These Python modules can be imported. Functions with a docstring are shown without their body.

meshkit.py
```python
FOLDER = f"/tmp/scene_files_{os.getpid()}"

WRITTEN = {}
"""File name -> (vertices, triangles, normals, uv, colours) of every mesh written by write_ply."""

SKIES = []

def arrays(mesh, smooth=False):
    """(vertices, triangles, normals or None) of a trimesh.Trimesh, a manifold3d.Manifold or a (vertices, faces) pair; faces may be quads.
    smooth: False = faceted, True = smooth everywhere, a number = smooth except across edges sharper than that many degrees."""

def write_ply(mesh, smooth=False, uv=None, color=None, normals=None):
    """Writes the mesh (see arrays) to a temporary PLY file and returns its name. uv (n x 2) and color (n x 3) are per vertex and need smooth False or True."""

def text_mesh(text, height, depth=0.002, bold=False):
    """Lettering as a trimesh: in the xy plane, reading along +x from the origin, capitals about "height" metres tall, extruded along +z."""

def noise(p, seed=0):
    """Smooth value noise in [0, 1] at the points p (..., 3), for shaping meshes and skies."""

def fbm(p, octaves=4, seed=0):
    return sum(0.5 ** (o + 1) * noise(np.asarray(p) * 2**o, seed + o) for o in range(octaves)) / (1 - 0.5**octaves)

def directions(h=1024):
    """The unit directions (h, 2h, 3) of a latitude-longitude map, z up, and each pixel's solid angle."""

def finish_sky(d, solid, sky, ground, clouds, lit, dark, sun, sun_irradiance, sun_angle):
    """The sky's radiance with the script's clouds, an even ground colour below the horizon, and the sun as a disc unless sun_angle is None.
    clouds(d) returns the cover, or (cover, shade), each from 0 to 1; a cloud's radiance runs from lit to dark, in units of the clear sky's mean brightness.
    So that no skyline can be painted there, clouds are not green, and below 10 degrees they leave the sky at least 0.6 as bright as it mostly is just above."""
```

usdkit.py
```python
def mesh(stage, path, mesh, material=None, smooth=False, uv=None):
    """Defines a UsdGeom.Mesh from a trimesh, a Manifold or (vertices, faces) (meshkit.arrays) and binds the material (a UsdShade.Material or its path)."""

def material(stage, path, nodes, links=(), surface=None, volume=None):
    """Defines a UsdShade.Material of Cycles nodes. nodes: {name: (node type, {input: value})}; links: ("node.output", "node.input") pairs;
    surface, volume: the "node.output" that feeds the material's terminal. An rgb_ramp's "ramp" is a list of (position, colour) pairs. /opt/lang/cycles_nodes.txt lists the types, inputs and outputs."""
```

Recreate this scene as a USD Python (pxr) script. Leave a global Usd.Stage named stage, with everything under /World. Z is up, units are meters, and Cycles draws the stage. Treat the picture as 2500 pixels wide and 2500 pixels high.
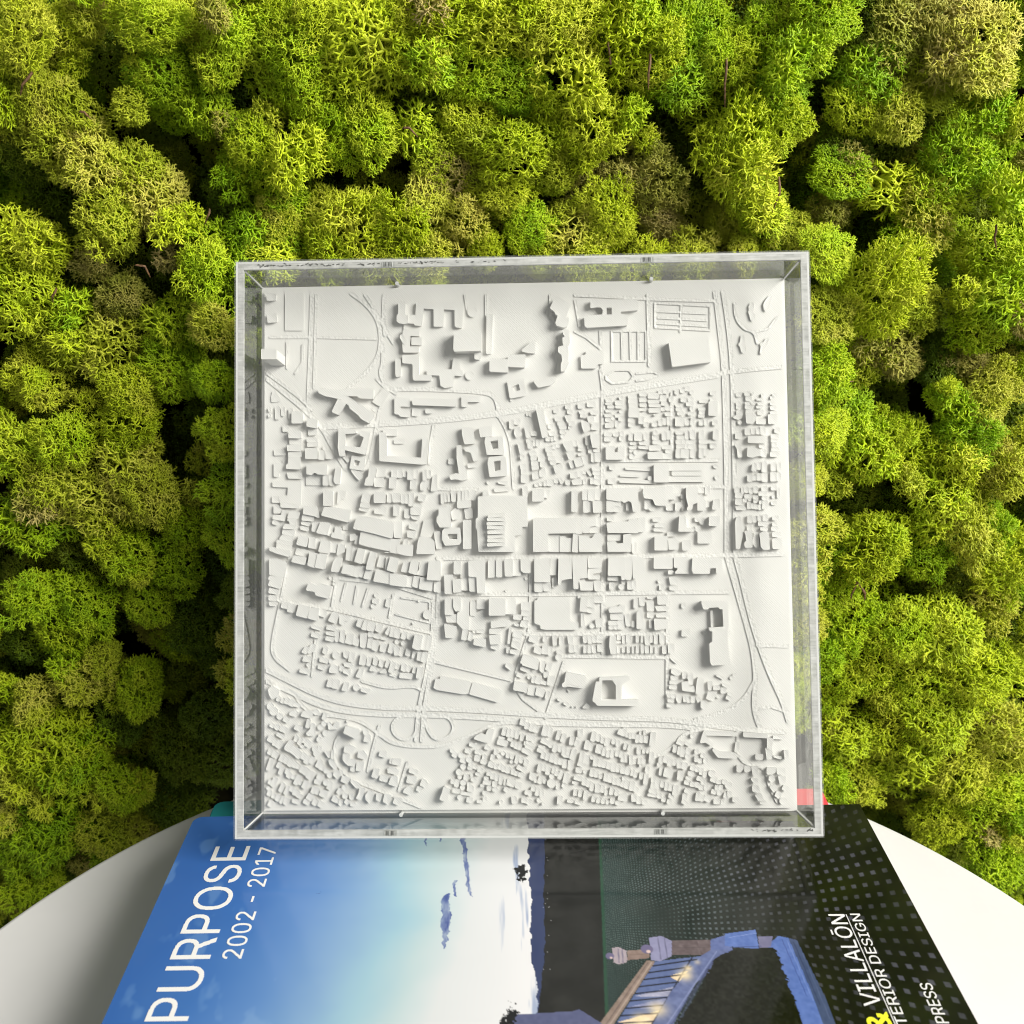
import math, random
import numpy as np, trimesh, usdkit, meshkit, mapbox_earcut
from pxr import Usd, UsdGeom, UsdLux, UsdShade, Gf, Sdf, Vt
from shapely.geometry import Polygon, LineString, box as sbox
from shapely import affinity

stage = Usd.Stage.CreateInMemory()
UsdGeom.SetStageUpAxis(stage, 'Z'); UsdGeom.SetStageMetersPerUnit(stage, 1.0)
UsdGeom.Xform.Define(stage, '/World')
LOOKS = '/World/Looks'
rng = np.random.default_rng(7); rnd = random.Random(7)

# ------------------------------------------------------------------ camera
cam = UsdGeom.Camera.Define(stage, '/World/camera')
CAM = np.array([0, 0, 0.7704])
ax, ay, az = np.array([0.9998477, -0.00596907, -0.0163999]), np.array([-0.01745241, -0.34196805, -0.9395495]), np.array([0, 0.93969262, -0.34202014])
cm = np.eye(4); cm[0, :3], cm[1, :3], cm[2, :3], cm[3, :3] = ax, -ay, -az, CAM
cam.AddTransformOp().Set(Gf.Matrix4d(*cm.ravel().tolist()))
cam.CreateHorizontalApertureAttr(36.0); cam.CreateVerticalApertureAttr(36.0); cam.CreateFocalLengthAttr(36.0)
cam.CreateClippingRangeAttr((0.02, 50.0)); cam.CreateFStopAttr(15.0); cam.CreateFocusDistanceAttr(0.445)
cam.CreateExposureAttr(0.24)

# ------------------------------------------------------------------ light: the window, and the light of the pale room around
def lookrot(d):
    z = -np.array(d) / np.linalg.norm(d); x = np.cross([0, 0, 1.0], z); x /= np.linalg.norm(x); return np.stack([x, np.cross(z, x), z])
def rect_light(name, pos, target, w, h, intensity, color):
    l = UsdLux.RectLight.Define(stage, '/World/' + name)
    m = np.eye(4); m[:3, :3] = lookrot(np.array(target) - np.array(pos)); m[3, :3] = pos
    l.AddTransformOp().Set(Gf.Matrix4d(*m.ravel().tolist()))
    l.CreateWidthAttr(w); l.CreateHeightAttr(h); l.CreateIntensityAttr(intensity); l.CreateColorAttr(Gf.Vec3f(*color))
    return l
KEYDIR = np.array([1.10, -0.64, 0.80]); KEYDIR /= np.linalg.norm(KEYDIR)
TARGET = np.array([0.0, 0.42, 0.62])
rect_light('window_light', TARGET + KEYDIR * 2.2, TARGET, 1.35, 1.05, 21.8, (1.0, 0.965, 0.90))
usdkit.material(stage, LOOKS + '/room_light', {'b': ('background_shader', {'color': (0.98, 0.975, 0.95), 'strength': 0.225})}, surface='b.background')
dome = UsdLux.DomeLight.Define(stage, '/World/room_light'); dome.CreateIntensityAttr(1.0)
UsdShade.MaterialBindingAPI.Apply(dome.GetPrim()).Bind(UsdShade.Material.Get(stage, LOOKS + '/room_light'))

# ------------------------------------------------------------------ helpers
names = {}
def numbered(path):
    k = names.get(path, 0); names[path] = k + 1
    return path if k == 0 else f'{path}_{k:03d}'
def prop(prim, **kw):
    for k, v in kw.items():
        if v: prim.SetCustomDataByKey(k, v)
    return prim
def xform(name, parent='/World', mat=None, loc=None, **kw):
    x = UsdGeom.Xform.Define(stage, numbered(f'{parent}/{name}'))
    if mat is not None: x.AddTransformOp().Set(Gf.Matrix4d(*np.asarray(mat).ravel().tolist()))
    elif loc is not None: x.AddTranslateOp().Set(Gf.Vec3d(*loc))
    prop(x.GetPrim(), **kw); return str(x.GetPath())
def obj(name, mesh, m, parent='/World', smooth=False, uv=None, **kw):
    g = usdkit.mesh(stage, numbered(f'{parent}/{name}'), mesh, m, smooth=smooth, uv=uv)
    prop(g.GetPrim(), **kw); return g
def box(x0, x1, y0, y1, z0, z1):
    b = trimesh.creation.box([x1 - x0, y1 - y0, z1 - z0]); b.apply_translation([(x0 + x1) / 2, (y0 + y1) / 2, (z0 + z1) / 2]); return b
def lin(c):
    c = np.asarray(c, float) / 255.0
    return np.where(c <= 0.04045, c / 12.92, ((c + 0.055) / 1.055) ** 2.4)
def mat(name, nodes, links=(), surface='p.BSDF'): return usdkit.material(stage, f'{LOOKS}/{name}', nodes, links, surface=surface)

# ------------------------------------------------------------------ materials
plastic = mat('white_plastic', {
    'tc': ('texture_coordinate', {}), 'mp': ('mapping', {'rotation': (0, 0, 0.79), 'scale': (1, 1, 1)}),
    'w': ('wave_texture', {'scale': 420.0, 'distortion': 1.2, 'detail': 1.0, 'detail_scale': 60.0}),
    'n': ('noise_texture', {'scale': 900.0, 'detail': 3.0}), 'n2': ('noise_texture', {'scale': 60.0, 'detail': 2.0}),
    'add': ('math', {'math_type': 'multiply_add', 'value2': 0.45}), 'bu': ('bump', {'strength': 0.55, 'distance': 0.00018}),
    'rp': ('rgb_ramp', {'ramp': [(0.3, (0.70, 0.693, 0.675)), (0.7, (0.74, 0.733, 0.715))]}),
    'p': ('principled_bsdf', {'roughness': 0.5, 'specular_ior_level': 0.35})},
    [('tc.object', 'mp.vector'), ('mp.vector', 'w.vector'), ('tc.object', 'n.vector'), ('tc.object', 'n2.vector'), ('n2.fac', 'rp.fac'), ('rp.color', 'p.base_color'),
     ('w.fac', 'add.value1'), ('n.fac', 'add.value3'), ('add.value', 'bu.height'), ('bu.normal', 'p.normal')])
rough_plastic = mat('ridged_white_plastic', {
    'tc': ('texture_coordinate', {}), 'v': ('voronoi_texture', {'scale': 900.0}), 'bu': ('bump', {'strength': 0.7, 'distance': 0.0003}),
    'p': ('principled_bsdf', {'base_color': (0.725, 0.718, 0.70), 'roughness': 0.5, 'specular_ior_level': 0.35})},
    [('tc.object', 'v.vector'), ('v.distance', 'bu.height'), ('bu.normal', 'p.normal')])
def pane(name, tint, rough, smear):
    return mat(name, {
        'lw': ('layer_weight', {'blend': 0.5}), 'pw': ('math', {'math_type': 'power', 'value2': 5.0}), 'fr': ('math', {'math_type': 'multiply_add', 'value2': 0.80, 'value3': smear}),
        't': ('transparent_bsdf', {'color': tint}), 'g': ('glossy_bsdf', {'color': (1, 1, 1), 'roughness': rough}), 'm': ('mix_closure', {})},
        [('lw.facing', 'pw.value1'), ('pw.value', 'fr.value1'), ('fr.value', 'm.fac'), ('t.BSDF', 'm.closure1'), ('g.BSDF', 'm.closure2')], surface='m.closure')
acrylic = pane('clear_acrylic', (0.975, 0.98, 0.975), 0.02, 0.05)
edge = mat('cut_acrylic_edge', {
    'tc': ('texture_coordinate', {}), 'mp': ('mapping', {'scale': (60, 900, 1)}), 'n': ('noise_texture', {'scale': 1.0, 'detail': 4.0, 'roughness': 0.65}),
    'n3': ('noise_texture', {'scale': 260.0, 'detail': 3.0}),
    'rp': ('rgb_ramp', {'ramp': [(0.3, (0.46, 0.47, 0.46)), (0.5, (0.60, 0.60, 0.59)), (0.7, (0.70, 0.70, 0.69))]}),
    'd': ('principled_bsdf', {'roughness': 0.3, 'specular_ior_level': 0.5}), 't': ('transparent_bsdf', {'color': (0.9, 0.92, 0.9)}), 'm': ('mix_closure', {}),
    'r2': ('rgb_ramp', {'ramp': [(0.35, (0.02, 0.02, 0.02)), (0.75, (0.42, 0.42, 0.42))]})},
    [('tc.object', 'mp.vector'), ('mp.vector', 'n.vector'), ('tc.object', 'n3.vector'), ('n.fac', 'rp.fac'), ('rp.color', 'd.base_color'), ('n3.fac', 'r2.fac'), ('r2.color', 'm.fac'),
     ('d.BSDF', 'm.closure1'), ('t.BSDF', 'm.closure2')], surface='m.closure')
rim_white = mat('polished_rim', {'p': ('principled_bsdf', {'base_color': (0.66, 0.665, 0.66), 'roughness': 0.12})})
glue = mat('glue_marks', {'p': ('principled_bsdf', {'base_color': (0.10, 0.10, 0.095), 'roughness': 0.4})})
table_white = mat('white_lacquer', {'n': ('noise_texture', {'scale': 9.0, 'detail': 3.0}), 'g': ('geometry', {}),
    'rp': ('rgb_ramp', {'ramp': [(0.35, (0.62, 0.62, 0.617)), (0.65, (0.66, 0.66, 0.657))]}), 'n2': ('noise_texture', {'scale': 35.0, 'detail': 5.0}), 'r2': ('map_range', {'from_min': 0.3, 'from_max': 0.7, 'to_min': 0.24, 'to_max': 0.40}), 'p': ('principled_bsdf', {})},
    [('g.position', 'n2.vector'), ('n2.fac', 'r2.value'), ('r2.result', 'p.roughness'), ('g.position', 'n.vector'), ('n.fac', 'rp.fac'), ('rp.color', 'p.base_color')])
paper = mat('page_edges', {'g': ('geometry', {}), 'mp': ('mapping', {'scale': (1, 1, 2600)}), 'n': ('noise_texture', {'scale': 1.0, 'detail': 1.0}),
    'rp': ('rgb_ramp', {'ramp': [(0.3, (0.5, 0.49, 0.46)), (0.7, (0.74, 0.73, 0.70))]}), 'p': ('principled_bsdf', {'roughness': 0.8})},
    [('g.position', 'mp.vector'), ('mp.vector', 'n.vector'), ('n.fac', 'rp.fac'), ('rp.color', 'p.base_color')])
def gloss_cover(name, col): return mat(name, {'p': ('principled_bsdf', {'base_color': tuple(lin(col)), 'roughness': 0.25})})
teal = gloss_cover('teal_cover', (40, 130, 135)); red = gloss_cover('red_cover', (225, 75, 85))
cover_print = mat('printed_cover', {'a': ('attribute', {'attribute': 'print'}), 'n': ('noise_texture', {'scale': 3.0}), 'p': ('principled_bsdf', {'roughness': 0.12, 'specular_ior_level': 0.5})},
    [('a.color', 'p.base_color')])
ink_white = mat('white_ink', {'p': ('principled_bsdf', {'base_color': (0.70, 0.70, 0.69), 'roughness': 0.25})})
ink_yellow = mat('yellow_ink', {'p': ('principled_bsdf', {'base_color': (0.75, 0.78, 0.04), 'roughness': 0.25})})
bark = mat('brown_twig', {'g': ('geometry', {}), 'n': ('noise_texture', {'scale': 700.0, 'detail': 3.0}), 'rp': ('rgb_ramp', {'ramp': [(0.35, (0.06, 0.03, 0.012)), (0.7, (0.24, 0.13, 0.06))]}),
    'p': ('principled_bsdf', {'roughness': 0.6})}, [('g.position', 'n.vector'), ('n.fac', 'rp.fac'), ('rp.color', 'p.base_color')])
soil = mat('dark_backing', {'g': ('geometry', {}), 'n': ('noise_texture', {'scale': 90.0, 'detail': 5.0}), 'rp': ('rgb_ramp', {'ramp': [(0.35, (0.008, 0.008, 0.004)), (0.7, (0.03, 0.028, 0.012))]}),
    'p': ('diffuse_bsdf', {})}, [('g.position', 'n.vector'), ('n.fac', 'rp.fac'), ('rp.color', 'p.color')])
TONES = {'Y': ((0.50, 0.66, 0.012), (0.71, 0.83, 0.03), (0.80, 0.84, 0.075)), 'G': ((0.33, 0.57, 0.008), (0.56, 0.77, 0.016), (0.72, 0.83, 0.04)), 'O': ((0.46, 0.57, 0.02), (0.65, 0.72, 0.045), (0.74, 0.70, 0.12)),
         'B': ((0.36, 0.40, 0.04), (0.55, 0.52, 0.10), (0.64, 0.53, 0.19)), 'D': ((0.12, 0.21, 0.005), (0.22, 0.32, 0.010), (0.33, 0.39, 0.025))}
moss_mats = {}
for k, (a, b, c) in TONES.items():
    a, b, c = (tuple(.90 * x for x in q) for q in (a, b, c))
    moss_mats[k] = mat('moss_' + {'Y': 'lime', 'G': 'green', 'O': 'olive', 'B': 'dry', 'D': 'deep_green'}[k], {
        'g': ('geometry', {}), 'n': ('noise_texture', {'scale': 75.0, 'detail': 3.0}), 'oi': ('object_info', {}),
        'ad': ('math', {'math_type': 'multiply_add', 'value2': 0.36, 'value3': -0.18}), 'su': ('math', {'math_type': 'add'}),
        'rp': ('rgb_ramp', {'ramp': [(0.26, a), (0.52, b), (0.78, c)]}),
        'p': ('principled_bsdf', {'roughness': 0.5, 'specular_ior_level': 0.35}), 't': ('translucent_bsdf', {}), 'm': ('mix_closure', {'fac': 0.20})},
        [('g.position', 'n.vector'), ('oi.random', 'ad.value1'), ('n.fac', 'su.value1'), ('ad.value', 'su.value2'), ('su.value', 'rp.fac'),
         ('rp.color', 'p.base_color'), ('rp.color', 't.color'), ('p.BSDF', 'm.closure1'), ('t.BSDF', 'm.closure2')], surface='m.closure')

# ------------------------------------------------------------------ round white table
TC, TR, TZ = np.array([-0.0016, 0.2422]), 0.2559, 0.45
tb = xform('round_table', label='round white lacquered table top in front of the moss wall', category='table', loc=(float(TC[0]), float(TC[1]), 0))
def lathe(prof, n=160): return trimesh.creation.revolve(np.array(prof), sections=n)
obj('tabletop', lathe([(0, TZ - .022), (TR - .004, TZ - .022), (TR - .001, TZ - .0205), (TR, TZ - .018), (TR, TZ - .003), (TR - .0006, TZ - .0012), (TR - .002, TZ - .0002), (TR - .0035, TZ), (0, TZ)], 220), table_white, tb, smooth=35)
obj('pedestal', lathe([(0, .012), (.026, .012), (.026, TZ - .023), (0, TZ - .023)], 48), table_white, tb, smooth=35)
obj('foot_plate', lathe([(0, 0), (.17, 0), (.17, .006), (.16, .0115), (0, .0115)], 96), table_white, tb, smooth=35)

# ------------------------------------------------------------------ stack of magazines
ZB = 0.488
def zrot(a, x, y, z): c, s = math.cos(a), math.sin(a); return [[c, s, 0, 0], [-s, c, 0, 0], [0, 0, 1, 0], [x, y, z, 1]]
def plain_book(name, cx, cy, w, d, z0, z1, a, m, label, cat='book'):
    t = xform(name, mat=zrot(a, cx, cy, 0), label=label, category=cat)
    def cover(za, zb):
        p = sbox(-w / 2, -d / 2, w / 2, d / 2).buffer(-.004).buffer(.004, quad_segs=4)
        e = trimesh.creation.extrude_polygon(p, zb - za); e.apply_translation([0, 0, za]); return e
    obj('cover', cover(z1 - .0007, z1), m, t); obj('back_cover', cover(z0, z0 + .0007), m, t)
    obj('pages', box(-w / 2 + .002, w / 2 - .002, -d / 2 + .002, d / 2 - .002, z0 + .0008, z1 - .0008), paper, t)
    obj('spine', box(-w / 2 - .0006, -w / 2 + .0014, -d / 2 + .004, d / 2 - .004, z0 + .0008, z1 - .0008), m, t)
plain_book('red_book', 0.0296, 0.3155, 0.236, 0.226, 0.4503, 0.4676, -0.02, red, 'red covered book at the bottom of the stack, its corner showing behind the clear case')
plain_book('teal_book', -0.0215, 0.295, 0.232, 0.226, 0.4679, 0.4815, 0.03, teal, 'teal covered book under the blue magazine, its corner showing at the left of the case')

MB = zrot(math.radians(0.28), -0.14398, 0.38373, 0)      # cover frame: x to the right, y towards the wall
mag = xform('magazine', mat=MB, label='blue and black design magazine on top of the stack, under the clear case', category='magazine')
MW, MD = 0.2972, 0.212
def warp(x, y): return .00022 * (1 + np.sin(14 * x + 1.1) * np.cos(19 * y + .6)) + .00012 * (1 + np.sin(31 * x - 17 * y))
def art():
    us = np.linspace(0, MW, 1000); vs = np.concatenate([np.arange(0, 0.1245, 0.0003), np.arange(0.1250, MD, 0.0015), [MD]])
    Ug, Vg = np.meshgrid(us * 1000, vs * 1000)
    u, v = Ug.ravel(), Vg.ravel(); n = len(u)
    def fb(su, sv, seed, o=4):
        r = np.zeros(n); 
        r2 = np.random.default_rng(seed); 
        for k in range(o):
            G = r2.random((64, 64)); x = (u * su * 2 ** k) % 63; y = (v * sv * 2 ** k) % 63
            i, j = np.floor(x).astype(int), np.floor(y).astype(int); fx, fy = x - i, y - j; fx = fx * fx * (3 - 2 * fx); fy = fy * fy * (3 - 2 * fy)
            r += 0.5 ** (k + 1) * (G[i, j] * (1 - fx) * (1 - fy) + G[(i + 1) % 64, j] * fx * (1 - fy) + G[i, (j + 1) % 64] * (1 - fx) * fy + G[(i + 1) % 64, (j + 1) % 64] * fx * fy)
        return r
    def inside(poly):
        p = np.array(poly, float).reshape(-1, 2); r = np.zeros(n, bool)
        lo, hi = p.min(0), p.max(0); k = np.nonzero((u >= lo[0]) & (u <= hi[0]) & (v >= lo[1]) & (v <= hi[1]))[0]
        a, b = u[k], v[k]; w = np.zeros(len(k), bool); q = np.roll(p, -1, 0)
        for (x0, y0), (x1, y1) in zip(p, q):
            if y0 != y1: w ^= ((y0 > b) != (y1 > b)) & (a < (x1 - x0) * (b - y0) / (y1 - y0) + x0)
        r[k] = w; return r
    def segd(x0, y0, x1, y1):
        dx, dy = x1 - x0, y1 - y0; t = np.clip(((u - x0) * dx + (v - y0) * dy) / (dx * dx + dy * dy), 0, 1); return np.hypot(u - x0 - t * dx, v - y0 - t * dy)
    def put(c, m, col): m = np.clip(m, 0, 1)[:, None]; return c * (1 - m) + np.asarray(col, float) * m
    sky = [(-20, (58, 104, 178)), (12, (60, 108, 182)), (34, (70, 120, 192)), (58, (104, 148, 208)), (78, (138, 176, 216)), (95, (165, 204, 220)), (108, (196, 218, 222)), (122, (226, 230, 232)), (150, (240, 240, 242)), (400, (240, 240, 242))]
    e = u + (v - 55) * 0.13 + (fb(.03, .03, 1) - .5) * 16
    c = np.stack([np.interp(e, [s[0] for s in sky], [s[1][k] for s in sky]) for k in range(3)], 1)
    c = put(c, np.clip((fb(.09, .05, 2) - .56) * 4, 0, .3) * (u < 60), (150, 185, 225))
    wob = (fb(.5, .25, 3) - .5)
    for p in ([113, 54.3, 115.7, 52, 117, 63.6, 116.5, 80.8, 115.6, 82.8, 113.8, 70.1], [118.5, 14, 121, 14, 123.2, 37.6, 124.6, 54.7, 123.3, 52.3, 121.0, 32.4], [117.5, 44.8, 118.8, 44.9, 118.5, 54.4, 117.6, 54.4], [104, 14, 105, 14, 105, 24, 104.3, 22], [109.6, 14, 110.4, 14, 110.6, 21, 110, 20]):
        p = np.array(p).reshape(-1, 2); cx = p[:, 0].mean(); 
        uu = u.copy(); u += wob * 1.7 + (fb(.0, .9, 21) - .5) * 1.2; m = inside(p); u[:] = uu
        c = put(c, m * np.clip(.55 + 1.4 * (fb(.8, .2, 4) - .4), .15, 1), (72, 90, 154))
    st = np.clip((fb(.35, .03, 5) - .52) * 9, 0, 1) * np.clip((u - 134) / 6, 0, 1)
    c = put(c, st * .8, (150, 166, 200))
    hz = np.interp(v, [0, 19, 46, 58, 72, 90, 99, 113, 210], [148.2, 148.4, 148.2, 149.0, 148.0, 147.9, 149.5, 149.2, 149]) + (fb(.0, .35, 6) - .5) * 1.6
    mt = np.interp(v, [0, 20, 53, 80, 99, 113, 210], [155.8, 155.5, 153.7, 153.2, 151.2, 149.6, 149.6]) + (fb(.3, .3, 7) - .5) * 1.2
    gr = np.interp(v, [0, 20, 47, 80, 113, 210], [179.8, 178.6, 176.9, 174.7, 172.4, 166])
    c = put(c, (u > hz), (54, 66, 104))
    dk = np.array([34, 35, 33]) + (fb(.12, .12, 8)[:, None] - .5) * 26
    c = np.where((u > mt)[:, None], dk, c)
    sp = (np.random.default_rng(3).random(n) > .9965) & (u > mt - .5) & (u < mt + 3); c = put(c, sp * .8, (215, 215, 220))
    d = u - gr; on = d > 0
    t = np.clip(d / 70, 0, 1)[:, None]
    base = np.array([44, 62, 60]) * (1 - t) + np.array([26, 28, 20]) * t + (fb(.05, .05, 9)[:, None] - .5) * 24
    c = np.where(on[:, None], base, c)
    s = .55 + .0405 * np.maximum(d, 0); gi = np.log(s / .55) / .0405; gj = (v - 72 + .10 * d) / (1.25 * s)
    gi2 = gi + .18 * np.sin(gj * .6); fi, fj = np.abs((gi2 % 1) - .5), np.abs((gj % 1) - .5)
    dot = np.clip((.24 - fi) * 14, 0, 1) * np.clip((.22 - fj) * 14, 0, 1)
    keep = np.clip(.75 + 1.6 * (fb(.06, .06, 10) - .5), .1, 1)
    dc = np.array([138, 158, 156]) * (1 - t) + np.array([128, 128, 152]) * t
    m = (dot * on * keep * .56)[:, None]; c = c * (1 - m) + dc * m
    c = put(c, np.clip(1.2 - np.abs(d - .5) * 1.3, 0, 1) * .8, (38, 84, 58))
    nz = (fb(.6, .6, 11)[:, None] - .5)
    def fill(poly, col, amp=22):
        nonlocal c
        m = inside(poly); c[m] = (np.array(col) + nz * amp)[m]
    fill([214.9, 80.5, 222, 78, 222, 90, 213.5, 88.1], (100, 114, 165), 34)
    fill([220.9, 77.6, 232.9, 75.8, 231.7, 87.2, 240.6, 79.2, 244.1, 80.4, 245.4, 107.7, 245.3, 124, 245, 212, 238, 212, 238.5, 119.9, 238.6, 109.3, 235.7, 86.3, 219.6, 83.8], (94, 120, 186), 34)
    fill([232.9, 79.5, 238.5, 79.3, 236.5, 84.5, 231.9, 86.5], (120, 118, 150))
    fill([244.1, 80.4, 246.9, 81.5, 249.5, 109.6, 250, 212, 245, 212, 245.4, 107.7], (70, 84, 118))
    fill([200.4, 80.7, 214.9, 80.5, 213.5, 88.1, 199.3, 87.7], (108, 96, 98), 50)
    fill([183.3, 85.2, 191.6, 84.6, 190.9, 89, 182.8, 89.8], (146, 126, 118), 40)
    fill([192.8, 90.7, 209.6, 88.6, 196.6, 104.5, 188.1, 118.5, 168, 150, 156, 150, 175.7, 118.1], (96, 112, 158))
    L = lambda q: (192.8 + (175.7 - 192.8) * q, 90.7 + (118.1 - 90.7) * q); Rr = lambda q: (209.6 + (188.1 - 209.6) * q, 88.6 + (118.5 - 88.6) * q)
    for q0, q1, col in ((.22, .42, (250, 226, 190)), (.80, 1.08, (246, 222, 190)), (.45, .62, (168, 170, 196)), (.62, .80, (140, 148, 190))):
        a, b, cc = Rr(q0), Rr(q1), L((q0 + q1) / 2 + .05)
        k = .45 if q0 in (.22,) else 1.0
        fill([*b, *a, a[0] + (cc[0] - a[0]) * k, a[1] + (cc[1] - a[1]) * k], col, 60)
    for q in np.arange(.08, 1.3, .115):
        a, b = L(q), Rr(q - .03); c = put(c, np.clip((.42 - segd(*a, *b)) * 4, 0, 1), (24, 28, 42))
    c = put(c, np.clip((.35 - segd(206.5, 89.2, 171, 145)) * 4, 0, 1), (30, 32, 44))
    fill([209.6, 88.6, 213.9, 85.7, 220.8, 85.5, 212.8, 95.5, 205.9, 101.1, 198, 113.5, 178, 150, 168, 150, 188.1, 118.5, 196.6, 104.5], (104, 116, 160), 40)
    c = put(c, np.clip((.5 - np.abs(segd(212, 96, 184, 142) - 1.4)) * 3, 0, .6), (70, 78, 112))
    hg = np.array([26, 28, 20]) + (fb(.9, .9, 12)[:, None] - .5) * 40
    uu = u.copy(); u += (fb(.9, .9, 13) - .5) * 2.6
    m = inside([214.5, 89.7, 221.7, 85.9, 237.3, 84.9, 238, 88.4, 238.2, 119.9, 238, 212, 150, 212, 196.3, 118.6, 206.2, 104.8]); u[:] = uu
    c[m] = hg[m]
    fill([189.9, 90, 192.8, 90.7, 175, 118.1, 155, 150, 150, 150, 170.1, 118], (150, 132, 122), 46)
    for p, ball, r, col in (([177.9, 83.6, 180.2, 83.2, 183, 85.2, 182.6, 90.8, 179.2, 91.8, 177.6, 90.6], (176.6, 87.6), 1.7, (176, 164, 172)), ([192.2, 78.8, 196.9, 78.1, 200.4, 80.7, 199.2, 88.3, 194.6, 90.7, 191.4, 90], (190.6, 84.6), 2.4, (146, 146, 180))):
        fill(p, col); px = np.array(p).reshape(-1, 2)
        for k in (.45, .72): x = px[:, 0].min() + (np.ptp(px[:, 0])) * k; c = put(c, np.clip((.3 - segd(x, px[:, 1].min() + 1, x - .4, px[:, 1].max() - 1)) * 5, 0, .6), (92, 90, 120))
        dd = np.hypot(u - ball[0], v - ball[1]); c = put(c, np.clip((r - dd) * 4, 0, 1), (112, 106, 140)); c = put(c, np.clip((r * .4 - np.hypot(u - ball[0] - .4, v - ball[1] - r * .5)) * 3, 0, 1), (222, 196, 190))
    for a, b, wd, col in (((241.5, 81), (243.2, 108), .22, (62, 80, 140)), ((243.2, 81.5), (244.8, 110), .2, (134, 156, 214)), ((245.5, 82.5), (246.6, 112), .25, (48, 60, 92)), ((247.2, 88), (248.2, 118), .2, (96, 110, 146)),
                          ((221.5, 84.6), (233, 84.2), .25, (58, 72, 124)), ((222, 79.6), (232.6, 77.6), .2, (150, 168, 220)), ((216, 86.5), (190, 123), .25, (150, 160, 200)), ((213.5, 91.5), (186, 131), .3, (66, 74, 110)),
                          ((191.4, 91.2), (164, 133), .3, (190, 172, 160)), ((190.1, 91.2), (160, 137), .22, (92, 80, 80)), ((184, 87.3), (190.6, 86.8), .2, (100, 84, 80)), ((201, 84.4), (213.6, 84.4), .2, (80, 72, 76)),
                          ((141, 115.2), (162, 114.4), .25, (128, 134, 170)), ((150, 117), (166, 116), .2, (60, 64, 96))):
        c = put(c, np.clip((wd - segd(*a, *b)) * 5, 0, .75), col)
    for gx, gy, gr_, am in ((202.5, 97.5, 2.6, .9), (204.2, 94.2, 1.6, .8), (190.5, 112.5, 3.4, .8), (184, 116.5, 2.6, .8), (208, 91.5, 1.2, .5)):
        c = put(c, np.exp(-((u - gx) ** 2 + (v - gy) ** 2) / gr_ ** 2) * am, (255, 232, 186))
    fill([140.3, 113.4, 148.7, 113.1, 161.5, 112.5, 163.6, 111.7, 170.8, 118, 176, 130, 140.3, 130], (90, 96, 132))
    uu = u.copy(); u += (fb(1.2, .8, 14) - .5) * 5
    for p in ([142.9, 37.7, 145.5, 35.2, 147.2, 40.8, 145.7, 47, 143.6, 46], [135.5, 119, 136.2, 115.6, 136.8, 116.3, 137.4, 112.6, 138, 114.4, 138.8, 110.2, 139.3, 112.6, 140.0, 107, 140.8, 112, 141.6, 111, 141.4, 119, 140.5, 140, 134, 140]): c[inside(p)] = (20, 22, 26)
    u[:] = uu
    c = put(c, (np.hypot(u - 64, (v - 51) * 1.5) < 1.1) * (fb(1.5, 1.5, 15) > .5) * .6, (50, 80, 130))
    rgb = lin(np.clip(c, 4, 250)) * 0.72
    x = Ug / 1000; y = -Vg / 1000
    r = 4.0; um = np.where(Vg < r, r - np.sqrt(np.maximum(r * r - (r - Vg) ** 2, 0)), 0) / 1000
    x = um + x * (1 - um / MW)
    z = ZB + warp(x, y); V = np.stack([x, y, z], -1).reshape(-1, 3)
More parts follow.
